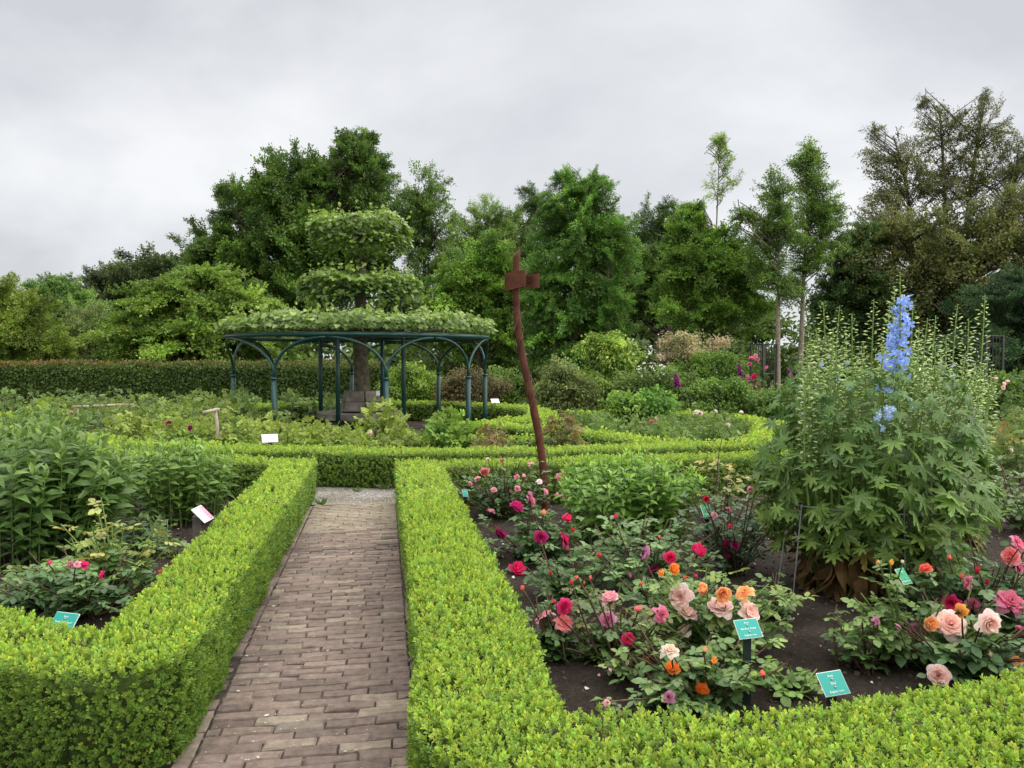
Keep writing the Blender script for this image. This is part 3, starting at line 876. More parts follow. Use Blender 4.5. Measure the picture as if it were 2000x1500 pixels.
tree('lime_tree', 'mid-green rounded tree rising behind the olive-green tree', 'tree', 40, 120, [(118, 585, 62, 46), (150, 640, 80, 60), (70, 620, 50, 60)], .16, 3.2, ((.035, .075, .02), (.075, .135, .035)), 1.0, group=GT, kind='broad', cover=1.1)
tree('field_maple', 'olive-green bushy tree behind the end of the beech hedge', 'tree', 29, 55, [(55, 650, 80, 72), (-40, 640, 90, 90), (110, 690, 45, 35), (20, 700, 60, 30)], .12, 3.4, ((.04, .07, .012), (.1, .14, .03)), .7, group=GT, kind='broad', cover=1.2)
tree('hawthorn_tree', 'pale bush-like tree between the dome-shaped tree and the beech hedge', 'tree', 31, 190, [(185, 680, 40, 40), (170, 640, 50, 55)], .11, 3.0, ((.05, .08, .03), (.11, .15, .06)), .6, group=GT, kind='airy', cover=1.3)
tree('dark_tree', 'dark green distant tree behind the dome-shaped tree', 'tree', 52, 260, [(285, 545, 85, 48), (205, 565, 62, 40), (340, 560, 60, 50), (240, 610, 120, 60)], .2, 3.0, ((.022, .036, .016), (.045, .066, .028)), 1.2, group=GT, kind='broad', cover=1.0)
tree('dome_tree', 'broad dome-shaped green tree with layered drooping twigs beyond the beech hedge', 'tree', 27, 400,
     [(390, 600, 125, 78), (300, 640, 100, 80), (470, 640, 105, 80), (395, 660, 190, 60), (545, 660, 65, 50), (385, 570, 95, 52), (250, 680, 50, 40)], .122, 4.3, ((.04, .08, .015), (.11, .17, .034)), .55, trunk=.22, flat=.42, shell=.3, droop=.7, group=GT, kind='layered', cover=1.5)
tree('oak_tree', 'largest dark green oak with towering lobed crown behind the tiered tree', 'tree', 42, 585,
     [(405, 480, 62, 45), (460, 410, 48, 58), (560, 360, 75, 66), (635, 360, 50, 60), (700, 310, 46, 54), (735, 360, 40, 60), (520, 450, 95, 75), (640, 470, 120, 100), (480, 520, 90, 50), (720, 450, 80, 90), (600, 560, 100, 50), (680, 275, 20, 20), (718, 272, 16, 18)],
       .155, 3.4, ((.021, .047, .011), (.06, .108, .022)), 1.0, trunk=.42, var=.3, group=GT, kind='broad', cover=1.15)
tree('oak_tree', 'lighter green oak with airy crown on the flank of the largest oak', 'tree', 43, 830,
     [(825, 380, 55, 55), (850, 450, 50, 75), (800, 450, 45, 80), (830, 540, 70, 60)], .15, 2.1, ((.03, .06, .014), (.075, .125, .03)), .95, trunk=.3, shell=.5, group=GT, kind='airy', cover=1.0)
tree('ash_tree', 'pale green feathery tree rising between the oak and the rusty post', 'tree', 46, 950,
     [(950, 430, 45, 45), (915, 460, 40, 45), (990, 450, 35, 50), (950, 500, 75, 50)], .16, 2.6, ((.05, .09, .025), (.11, .17, .05)), 1.0, trunk=.25, group=GT, kind='airy', cover=1.1)
tree('lime_tree', 'fresh mid-green bushy tree behind the pergola and rusty post', 'tree', 33, 930,
     [(935, 540, 68, 72), (975, 570, 55, 80), (890, 600, 60, 70), (960, 650, 95, 55), (850, 640, 50, 50), (955, 480, 35, 28)], .12, 3.6, ((.035, .078, .013), (.095, .165, .03)), .75, trunk=.2, group=GT, kind='broad', cover=1.2)
tree('ash_tree', 'distant mid-green tree in the gap behind the rusty post top', 'tree', 50, 1020,
     [(1010, 470, 50, 60), (1030, 540, 60, 60), (985, 520, 50, 60)], .16, 2.6, ((.028, .056, .014), (.075, .12, .03)), 1.0, trunk=.25, group=GT, kind='broad', cover=1.1)
tree('ash_tree', 'distant dark green tree in the gap beside the old oak', 'tree', 50, 1240,
     [(1235, 500, 50, 60), (1290, 520, 60, 60), (1340, 480, 45, 60)], .16, 2.6, ((.02, .042, .011), (.055, .092, .022)), 1.0, trunk=.25, group=GT, kind='broad', cover=1.1)
tree('dark_tree', 'dark thin tree showing behind the feathery dense tree', 'tree', 47, 1060,
     [(1050, 400, 32, 46), (1075, 450, 40, 50), (1030, 370, 18, 18)], .16, 2.0, DK, .9, trunk=.2, group=GT, kind='airy', cover=0.9)
tree('rowan_tree', 'dense upright feathery green tree with slim pale stems', 'tree', 31, 1130,
     [(1100, 400, 52, 58), (1160, 410, 52, 60), (1130, 480, 95, 80), (1185, 480, 58, 80), (1110, 570, 92, 70), (1190, 580, 62, 80), (1125, 660, 100, 70), (1060, 600, 40, 70), (1100, 352, 26, 24), (1165, 358, 22, 24)],
     .13, 3.8, ((.024, .062, .014), (.074, .145, .03)), .62, trunk=.11, bark='bark_pale', stems=[(-.9, 0, 1100, 350), (.2, .3, 1135, 340), (.75, -.4, 1175, 370), (-.3, .5, 1060, 420)], flat=.45, droop=.55, var=.3, group=GT, kind='feather', cover=1.4)
tree('dark_tree', 'dark open-crowned tree behind the gap beside the feathery tree', 'tree', 46, 1280,
     [(1265, 440, 34, 52), (1315, 440, 32, 45), (1285, 500, 60, 55), (1300, 410, 18, 25)], .15, 1.9, DK, .85, trunk=.25, group=GT, kind='airy', cover=0.85)
tree('old_oak', 'old oak with black forked trunk above the pale pink bush', 'tree', 33, 1292,
     [(1290, 560, 72, 60), (1250, 590, 60, 50), (1340, 570, 60, 50), (1280, 520, 45, 40)], .12, 3.0, ((.022, .045, .01), (.05, .095, .02)), .7, trunk=.3, top=(1300, 520), twig=.03, bend=.18, group=GT, kind='broad', cover=1.0)
tree('young_oak', 'mid-green young oak with slim pale trunk in front of the old oak', 'tree', 27, 1388,
     [(1350, 450, 42, 48), (1380, 520, 85, 75), (1440, 520, 52, 70), (1345, 590, 75, 60), (1420, 610, 85, 60), (1460, 560, 40, 60), (1355, 415, 20, 22), (1330, 500, 40, 50)],
     .115, 4.0, ((.032, .07, .013), (.095, .165, .032)), .6, trunk=.12, bark='bark_pale', top=(1392, 440), group=GT, kind='broad', cover=1.1)
tree('sapling_tree', 'thin sparse sapling with few pale leaves rising above the tree line', 'tree', 29, 1395,
     [(1405, 300, 22, 32), (1425, 340, 22, 34), (1400, 370, 26, 40), (1405, 275, 10, 14)], .12, .75, ((.07, .12, .03), (.15, .22, .06)), .5, trunk=.07, bark='bark_pale', top=(1405, 268), group=GT, kind='sparse', cover=0.6)
tree('slim_oak', 'slim tree with straight pale trunk between the young oak and its leaning neighbour', 'tree', 24, 1519,
     [(1520, 380, 36, 48), (1495, 440, 46, 40), (1525, 460, 50, 60), (1500, 520, 42, 50), (1450, 420, 25, 18), (1530, 560, 38, 35)], .115, 2.2, ((.028, .056, .012), (.075, .132, .028)), .55, trunk=.105, bark='bark_pale', top=(1524, 335), group=GT, kind='airy', cover=1.0)
tree('slim_oak', 'taller slim tree with slightly leaning pale trunk beside the delphinium', 'tree', 25, 1558,
     [(1578, 340, 32, 48), (1610, 390, 40, 46), (1575, 430, 48, 60), (1615, 460, 40, 50), (1590, 510, 50, 45), (1575, 302, 16, 20), (1545, 560, 30, 30)], .115, 2.3, ((.028, .056, .012), (.075, .132, .028)), .55, trunk=.11, bark='bark_pale', top=(1580, 295), lean=.18, group=GT, kind='airy', cover=1.0)
tree('false_acacia', 'tall thin-crowned brownish tree with bare twigs against the sky', 'tree', 36, 1850,
     [(1745, 300, 62, 40), (1765, 370, 85, 60), (1840, 260, 60, 55), (1925, 250, 52, 60), (1930, 340, 75, 60), (1850, 350, 75, 65), (1990, 320, 40, 60), (1700, 260, 25, 18), (1720, 420, 60, 60), (1805, 200, 15, 14), (1928, 192, 14, 14)],
     .125, 1.25, ((.032, .04, .017), (.08, .09, .036)), .7, trunk=.24, stems=[(0, 0, 1835, 215), (1.2, .4, 1925, 190), (-1.6, -.3, 1745, 265), (2.4, .5, 1990, 280)], bark='bark', twig=.008, bend=.05, group=GT, kind='sparse', cover=1.25)
tree('copper_hazel', 'broad dark brownish-olive tree below the thin-crowned one', 'tree', 31, 1860,
     [(1790, 460, 110, 60), (1880, 470, 110, 60), (1975, 470, 70, 80), (1760, 540, 120, 70), (1880, 560, 130, 80), (1990, 400, 35, 50), (2060, 520, 90, 130), (1820, 620, 110, 60)],
     .145, 3.4, BR, .75, trunk=.25, var=.3, group=GT, kind='airy', cover=1.3)
tree('yew_tree', 'very dark green conifer-like tree behind the delphinium spikes', 'tree', 27, 1960,
     [(1960, 610, 90, 60), (1930, 680, 110, 60), (2040, 640, 90, 90), (1985, 560, 50, 40)], .125, 3.4, BL, .55, trunk=.2, flat=.4, group=GT, kind='feather', cover=1.2)
tree('dark_tree', 'dark green tree filling the space behind the delphinium and slim trees', 'tree', 31, 1690,
     [(1690, 560, 75, 60), (1650, 500, 50, 50), (1710, 630, 90, 60), (1640, 600, 50, 60), (1690, 470, 45, 35)], .12, 3.2, ((.016, .036, .013), (.042, .078, .026)), .7, trunk=.2, group=GT, kind='broad', cover=1.0)
print('trees', round(time.time() - T0, 1))

# understorey mass behind the garden, too tangled to count
mb = MB()
L3 = []
for px in range(-120, 2200, 62):
    for py, d in ((735, 34), (700, 38), (655, 47), (610, 56)):
        if (py == 610 and px < 330) or (1500 < px < 1600 and py < 690): continue
        L3 += px_lobes([(px + rng.uniform(-25, 25), py + rng.uniform(-15, 15), 52, 42)], d)
C = crown(mb, L3, .36, 2.9, ((.018, .036, .01), (.05, .08, .02)), 1.3)
o = mb.obj('woodland_understorey', M['leaf'], kind='stuff'); tag(o, 'tangled dark woodland undergrowth filling the gaps between the trees', 'undergrowth')

GS = 'shrubs along the back of the garden'
def shrub(name, label, D, lobes, leaf, lai, cols, clump=.35, group=GS, cat='shrub', **kw):
    px = lobes[0][0]
    x0, x1 = min(l[0] - l[2] for l in lobes), max(l[0] + l[2] for l in lobes)
    lobes = list(lobes) + [((x0 + x1) / 2, HOR + (CAMH - .38) * F / D, (x1 - x0) * .42, .46 * F / D)]      # skirt down to the ground
    n = 5
    st = []
    for _ in range(n):
        l = lobes[rng.integers(len(lobes))]
        st.append((rng.normal() * .15, rng.normal() * .1, l[0] + rng.uniform(-.4, .4) * l[2], l[1] - .5 * l[3]))
    return tree(name, label, cat, D, px, lobes, leaf, lai, cols, clump, trunk=.03, stems=st, group=group, twig=.008, **kw)
shrub('golden_shrub', 'yellow-green arching shrub in front of the feathery tree', 20, [(1190, 690, 50, 42), (1170, 735, 52, 45), (1225, 730, 36, 50), (1155, 670, 25, 28)], .085, 3.4, ((.04, .085, .02), (.16, .22, .05)), .32, droop=.6)
shrub('olive_shrub', 'greyish olive shrub beside the rusty post', 19, [(1100, 745, 48, 42), (1135, 765, 42, 36), (1065, 770, 35, 32)], .07, 3.8, ((.05, .075, .03), (.11, .14, .06)), .3)
shrub('red_leaved_shrub', 'reddish-brown leaved shrub behind the pergola posts', 19.5, [(905, 745, 42, 28), (945, 755, 38, 30), (880, 765, 30, 25)], .07, 3.8, ((.04, .045, .024), (.085, .068, .04)), .3)
shrub('green_shrub', 'yellowish green shrub behind the tree bench', 20.5, [(800, 740, 42, 32), (840, 755, 36, 36), (770, 755, 30, 30)], .075, 3.8, LT, .3)
shrub('green_shrub', 'dense green shrub beside the bare beech hedge end', 21.5, [(985, 745, 40, 34), (1015, 765, 30, 28)], .075, 3.8, ((.03, .062, .016), (.08, .13, .03)), .3)
shrub('dappled_willow', 'pale pink and white tipped bush below the old oak', 23, [(1305, 668, 24, 16), (1350, 662, 40, 13), (1400, 668, 26, 12), (1340, 690, 60, 18)], .075, 2.2, ((.07, .1, .035), (.27, .22, .2)), .34)
shrub('dark_shrub', 'dark green shrub under the young oak', 22, [(1390, 720, 62, 40), (1450, 740, 40, 36), (1330, 730, 50, 34)], .08, 3.8, MD, .35)
shrub('meadow_shrub', 'loose green shrub dotted with small white flowers', 18.5, [(1290, 748, 55, 34), (1240, 752, 40, 32), (1335, 760, 40, 30)], .07, 3.6, ((.04, .075, .022), (.1, .15, .05)), .3)
shrub('green_shrub', 'bushy green shrub in front of the rose trellis', 18, [(1420, 765, 48, 32), (1470, 785, 44, 28), (1375, 775, 40, 28)], .07, 3.8, ((.03, .065, .018), (.085, .14, .035)), .3)
shrub('green_shrub', 'mounded green shrub between the trellis and the delphinium', 17, [(1545, 780, 45, 34), (1500, 795, 40, 26), (1590, 770, 40, 40)], .07, 3.8, ((.03, .065, .018), (.08, .13, .035)), .3)
shrub('round_peony', 'rounded bright-tipped peony bush behind the oval rose bed', 15.3, [(1228, 790, 42, 26), (1205, 800, 25, 18)], .09, 4.2, ((.025, .07, .015), (.12, .19, .04)), .25)
shrub('round_peony', 'rounded fresh green peony bush beside the bright-tipped one', 15.3, [(1287, 792, 38, 24)], .09, 4.2, ((.025, .075, .015), (.09, .17, .035)), .25)
shrub('green_shrub', 'leafy shrub with pink blooms beyond the delphinium', 14.5, [(1975, 760, 45, 45), (2030, 770, 60, 60), (1950, 800, 30, 30)], .08, 3.6, ((.03, .065, .018), (.085, .14, .035)), .3)

# ------------------------------------------------------------------ beech hedge
def beech():
    x0, x1, y, h, hw = -19.5, -3.6, 22.0, 1.335, .4
    root = thing('beech_hedge', ((x0 + x1) / 2, y, -.04), 'long straight beech hedge with reddish new tips along its top', 'hedge')
    mb = MB(); box(mb, ((x0 + x1) / 2, y, h / 2 - .05), (x1 - x0 - .1, 2 * hw - .12, h - .02)); mb.obj('inner_twigs', M['hedge_core'], root)
    mb = MB(); N = 30000
    L = x1 - x0; u = rng.random(N)
    P = np.empty((N, 3)); n = np.zeros((N, 3))
    f = u < .72; tp = (u >= .72) & (u < .92); b = u >= .92
    P[:, 0] = rng.uniform(x0, x1, N); P[:, 1] = y
    P[f, 1] = y - hw; P[f, 2] = rng.uniform(0, h, f.sum()); n[f] = (0, -1, .25)
    P[tp, 1] = y + rng.uniform(-hw, hw, tp.sum()); P[tp, 2] = h; n[tp] = (0, -.2, 1)
    k = b.sum(); P[b, 0] = x1; P[b, 1] = y + rng.uniform(-hw, hw, k); P[b, 2] = rng.uniform(0, h, k); n[b] = (1, 0, .2)
    n = unit(n); P += n * (rng.normal(size=(N, 1)) * .035 + .02 * lump(P[:, 0], P[:, 2], 5, 3)[:, None])
    P[tp, 2] += np.abs(rng.normal(size=tp.sum())) * .035
    k = np.clip(rng.beta(2, 2.5, N) + .12 * lump(P[:, 0] * .5, P[:, 2] * 1.2, 4, 2.0, 4), 0, 1)[:, None]
    col = np.array([.045, .08, .016]) * (1 - k) + np.array([.115, .19, .036]) * k
    reddish = tp & (rng.random(N) < np.clip(.8 - (P[:, 0] + 19.5) / 14, .05, .75)); col[reddish] = np.array([.2, .11, .035]) * rng.uniform(.6, 1.3, (reddish.sum(), 1))
    fresh = tp & ~reddish; col[fresh] = np.array([.13, .15, .035]) * rng.uniform(.6, 1.2, (fresh.sum(), 1))
    ax = rng.normal(size=(N, 3)) * .6 + np.array([0, 0, -.35]); ax[tp] += (0, 0, 1.2)
    stamp(mb, *LEAFQ, P, frames(ax, n + rng.normal(size=(N, 3)) * .45), rng.uniform(.06, .11, N), col * rng.uniform(.75, 1.25, (N, 1)))
    mb.obj('foliage', M['leaf'], root, kind='stuff')
beech()
print('shrubs', round(time.time() - T0, 1))

# ------------------------------------------------------------------ pergola with the tiered lime tree and bench
def pergola():
    cx, cyy = PERG
    root = thing('garden_pergola', (cx, cyy, -.03), 'round dark green iron pergola with arches and collared posts around the tiered tree', 'pergola')
    gp = M['green_paint']; RO, ZR = 2.6, 1.96
    c3 = lambda a, r, z: np.array([cx + r * math.sin(a), cyy - r * math.cos(a), z])
    angs = [R(a) for a in (-24, 20.5, 61, 104, 148, 196, 238.5, 272)]
    ZC = 1.18
    for a in angs:
        mb = MB(); add_tube(mb, [c3(a, RO, -.04), c3(a, RO, .4), c3(a, RO, ZC)], [.052, .05, .048], 14)
        post = mb.obj('post', gp, root, smooth=True)
        mb = MB(); add_tube(mb, [c3(a, RO, ZC - .015), c3(a, RO, ZC), c3(a, RO, ZC + .02), c3(a, RO, ZC + .03)], [.055, .062, .062, .038], 14); mb.obj('collar', gp, post, smooth=True)
        mb = MB(); add_tube(mb, [c3(a, RO, ZC), c3(a, RO, 1.36), c3(a, RO, 1.4)], [.034, .032, .026], 10); mb.obj('upright', gp, post, smooth=True)
    for k, a in enumerate(angs):
        b = angs[(k + 1) % 8] + (2 * math.pi if k == 7 else 0)
        for sgn, st in ((1, a), (-1, b)):
            mb = MB(); pts = []
            for t in np.linspace(0, 1, 15):
                th = t * math.pi / 2
                an_ = st + sgn * (b - a) / 2 * (1 - math.cos(th)) * .98
                z = 1.26 + (ZR - .05 - 1.26) * math.sin(th)
                pts.append(c3(an_, RO, z))
            add_tube(mb, pts, .026, 8); mb.obj('arch', gp, root, smooth=True)
    def ring(r, z, rad, name):
        mb = MB(); n = 72
        a = np.arange(n) / n * 2 * np.pi; q = np.arange(8) / 8 * 2 * np.pi
        A, Q = np.meshgrid(a, q, indexing='ij')
        V = np.stack([cx + (r + rad * np.cos(Q)) * np.sin(A), cyy - (r + rad * np.cos(Q)) * np.cos(A), z + rad * np.sin(Q)], -1).reshape(-1, 3)
        i, j = np.meshgrid(np.arange(n), np.arange(8), indexing='ij')
        mb.add(V, np.stack([i * 8 + j, ((i + 1) % n) * 8 + j, ((i + 1) % n) * 8 + (j + 1) % 8, i * 8 + (j + 1) % 8], -1).reshape(-1, 4))
        mb.obj(name, gp, root, smooth=True)
    ring(RO, ZR, .042, 'ring_beam')
    RI = .95; ia = [R(-17 + 90 * k) for k in range(4)]; ZU = 2.86
    for a in ia:
        mb = MB(); add_tube(mb, [c3(a, RI, -.04), c3(a, RI, 1.2), c3(a, RI, 2.35)], [.045, .045, .043], 12); mb.obj('inner_post', gp, root, smooth=True)
        for sgn in (-1, 1):
            mb = MB(); pts = []
            for t in np.linspace(0, 1, 13):
                th = t * math.pi / 2
                pts.append(c3(a + sgn * R(45) * (1 - math.cos(th)) * .98, RI * (1 - .12 * math.sin(2 * th)), 2.3 + (ZU - .03 - 2.3) * math.sin(th)))
            add_tube(mb, pts, .018, 7); mb.obj('upper_arch', gp, root, smooth=True)
        b = c3(a, RI, ZR - .02); e_ = c3(a, RO, ZR - .02)
        mb = MB(); add_tube(mb, [b, (b + e_) / 2, e_], .02, 7); mb.obj('roof_bar', gp, root, smooth=True)
    ring(RI, ZU, .024, 'upper_ring'); ring(RI, ZR, .024, 'inner_ring')
pergola()

HEART = (np.array([[0, .06, 0], [-.36, -.02, .05], [-.5, .34, .04], [0, 1, -.16], [.5, .34, .04], [.36, -.02, .05]]), np.array([[0, 1, 2, 3], [0, 3, 4, 5]]))
def tiered_tree():
    cx, cyy = PERG
    root = thing('tiered_lime_tree', (cx, cyy, -.04), 'lime tree trained into three flat leafy tiers on the pergola', 'tree')
    mb = MB(); z = np.linspace(-.06, 4.1, 16)
    p = np.c_[cx + .02 * np.sin(z * 2.3), cyy + .02 * np.cos(z * 1.9), z]
    add_tube(mb, p, np.interp(z, [-.06, .2, 1, 2.2, 3, 4.1], [.24, .18, .155, .135, .1, .05]), 14)
    mb.obj('trunk', M['bark_lime'], root, smooth=True)
    def tier(zb, zt, r0, r1, n, leaf, squash, nl, pw=2.6):
        """a disc of foliage between radii r0..r1, with limbs"""
        lb = MB(); A, B = [], []
        for k in range(nl):
            a = k / nl * 2 * np.pi + rng.normal() * .1; rr = r1 * rng.uniform(.8, .97)
            A.append([cx + .1 * math.cos(a), cyy + .1 * math.sin(a), zb + .02]); B.append([cx + rr * math.cos(a), cyy + rr * math.sin(a), zb + rng.uniform(.05, .15)])
        batch_tubes(lb, np.array(A), np.array(B), np.full(nl, .05), np.full(nl, .018), .05, 7, 6)
        lb.obj('limbs', M['bark_lime'], root, smooth=True)
        mb = MB(); a = rng.uniform(0, 2 * np.pi, n); q = rng.random(n)
        r = np.sqrt(r0 ** 2 + (r1 ** 2 - r0 ** 2) * q)
        edge_ = rng.random(n) < .34; r[edge_] = r1 * rng.uniform(.88, 1.03, edge_.sum())
        lum = lump(np.cos(a) * r * 3, np.sin(a) * r * 3, 4, 1.2, int(n % 97))
        prof = np.sqrt(np.clip(1 - (r / (r1 * 1.06)) ** pw, 0, 1))
        v = rng.random(n) ** .6
        z = zb - .02 + (zt - zb) * (v * (prof * .75 + .25 + .15 * lum))
        under = edge_ & (rng.random(n) < .4); z[under] = zb - rng.uniform(0, .22, under.sum()) * squash
        P = np.c_[cx + r * np.cos(a), cyy + r * np.sin(a), z]
        outd = np.c_[np.cos(a), np.sin(a), np.zeros(n)]
        ax = outd * (.5 + .8 * edge_[:, None]) + rng.normal(size=(n, 3)) * .55 + np.array([0, 0, -.45])
        up = np.array([0, 0, 1.0]) + outd * .55 + rng.normal(size=(n, 3)) * .4
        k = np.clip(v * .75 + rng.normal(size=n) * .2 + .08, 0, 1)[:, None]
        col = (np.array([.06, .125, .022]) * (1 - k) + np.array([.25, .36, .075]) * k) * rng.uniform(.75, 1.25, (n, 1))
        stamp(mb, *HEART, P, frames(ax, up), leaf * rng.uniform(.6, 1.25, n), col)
        # shoots above the tier
        ns = int(n / 60); a = rng.uniform(0, 2 * np.pi, ns); r = r1 * np.sqrt(rng.random(ns)) * .98
        S0 = np.c_[cx + r * np.cos(a), cyy + r * np.sin(a), np.full(ns, zb + (zt - zb) * .7)]
        for t in (.3, .5, .7, .85, 1.0):
            Pt = S0 + np.c_[np.cos(a) * .08 * t, np.sin(a) * .08 * t, rng.uniform(.1, .24, ns) * t]
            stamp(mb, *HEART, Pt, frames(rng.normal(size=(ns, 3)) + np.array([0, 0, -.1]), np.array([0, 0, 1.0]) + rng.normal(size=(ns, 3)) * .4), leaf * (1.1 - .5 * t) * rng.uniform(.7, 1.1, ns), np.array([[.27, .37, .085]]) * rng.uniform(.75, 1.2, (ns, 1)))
        mb.obj('foliage_tier', M['leaf_gloss'], root, kind='stuff')
    tier(2.12, 2.44, .3, 2.66, 6400, .1, .02, 14, 5)
    tier(2.96, 3.28, .0, 1.2, 3100, .1, 1.1, 9)
    tier(4.0, 4.52, .0, 1.0, 2700, .1, .9, 8)
    tier(3.5, 3.78, .0, .3, 170, .1, .6, 4)
tiered_tree()

def bench():
    cx, cyy = PERG
    root = thing('tree_bench', (cx, cyy, -.035), 'weathered grey wooden bench encircling the tiered tree trunk', 'bench')
    n = 6; wd = M['wood_grey']; ph = R(-9)
    ri, ro, zs = .40, .86, .44
    for k in range(n):
        a0, a1 = ph + k * 2 * math.pi / n - math.pi / n, ph + k * 2 * math.pi / n + math.pi / n
        d = lambda a, r, z: np.array([cx + r * math.sin(a), cyy - r * math.cos(a), z])
        def slab(name, r0, r1, z0, z1, th, f0=.01, f1=.01, parent=root):
            """a trapezoid plank between two radii/heights of this side of the bench"""
            A0, A1 = d(a0, r0 / math.cos(math.pi / n), z0), d(a1, r0 / math.cos(math.pi / n), z0)
            B0, B1 = d(a0, r1 / math.cos(math.pi / n), z1), d(a1, r1 / math.cos(math.pi / n), z1)
            e_ = unit(A1 - A0); A0, A1 = A0 + e_ * f0, A1 - e_ * f0; B0, B1 = B0 + e_ * f1, B1 - e_ * f1
            nrm_ = unit(np.cross(A1 - A0, B0 - A0)) * th
            V = np.array([A0, A1, B1, B0, A0 + nrm_, A1 + nrm_, B1 + nrm_, B0 + nrm_])
            m_ = MB(); m_.add(V, [[3, 2, 1, 0], [4, 5, 6, 7], [0, 1, 5, 4], [1, 2, 6, 5], [2, 3, 7, 6], [3, 0, 4, 7]]); return m_.obj(name, wd, parent)
        for j in range(3):
            w = (ro - ri) / 3
            slab('seat_board', ri + j * w + .006, ri + (j + 1) * w - .006, zs, zs, .03)
        slab('back_board', ri, ri - .045, zs + .03, zs + .215, .025)
        slab('back_board', ri - .048, ri - .1, zs + .225, zs + .43, .025)
        am = (a0 + a1) / 2
        for aa, rr in ((a0 + .06, ro - .07), (a0 + .06, ri + .04)):
            m_ = MB(); Mz = np.array(Matrix.Rotation(-aa, 3, 'Z')); box(m_, d(aa, rr / math.cos(math.pi / n) * .985, zs / 2 - .02), (.07, .07, zs - .01), Mz, bev=.006); m_.obj('leg', wd, root)
        slab('apron', ro - .03, ro - .03, zs - .12, zs - .004, .022, .03, .03)
    m_ = MB(); q = AT(738, 768, cyy - .43); box(m_, q, (.075, .012, .1), np.array(Matrix.Rotation(R(-6), 3, 'X')), bev=.002); pl = m_.obj('small_plaque', M['white_board'], root)
bench()

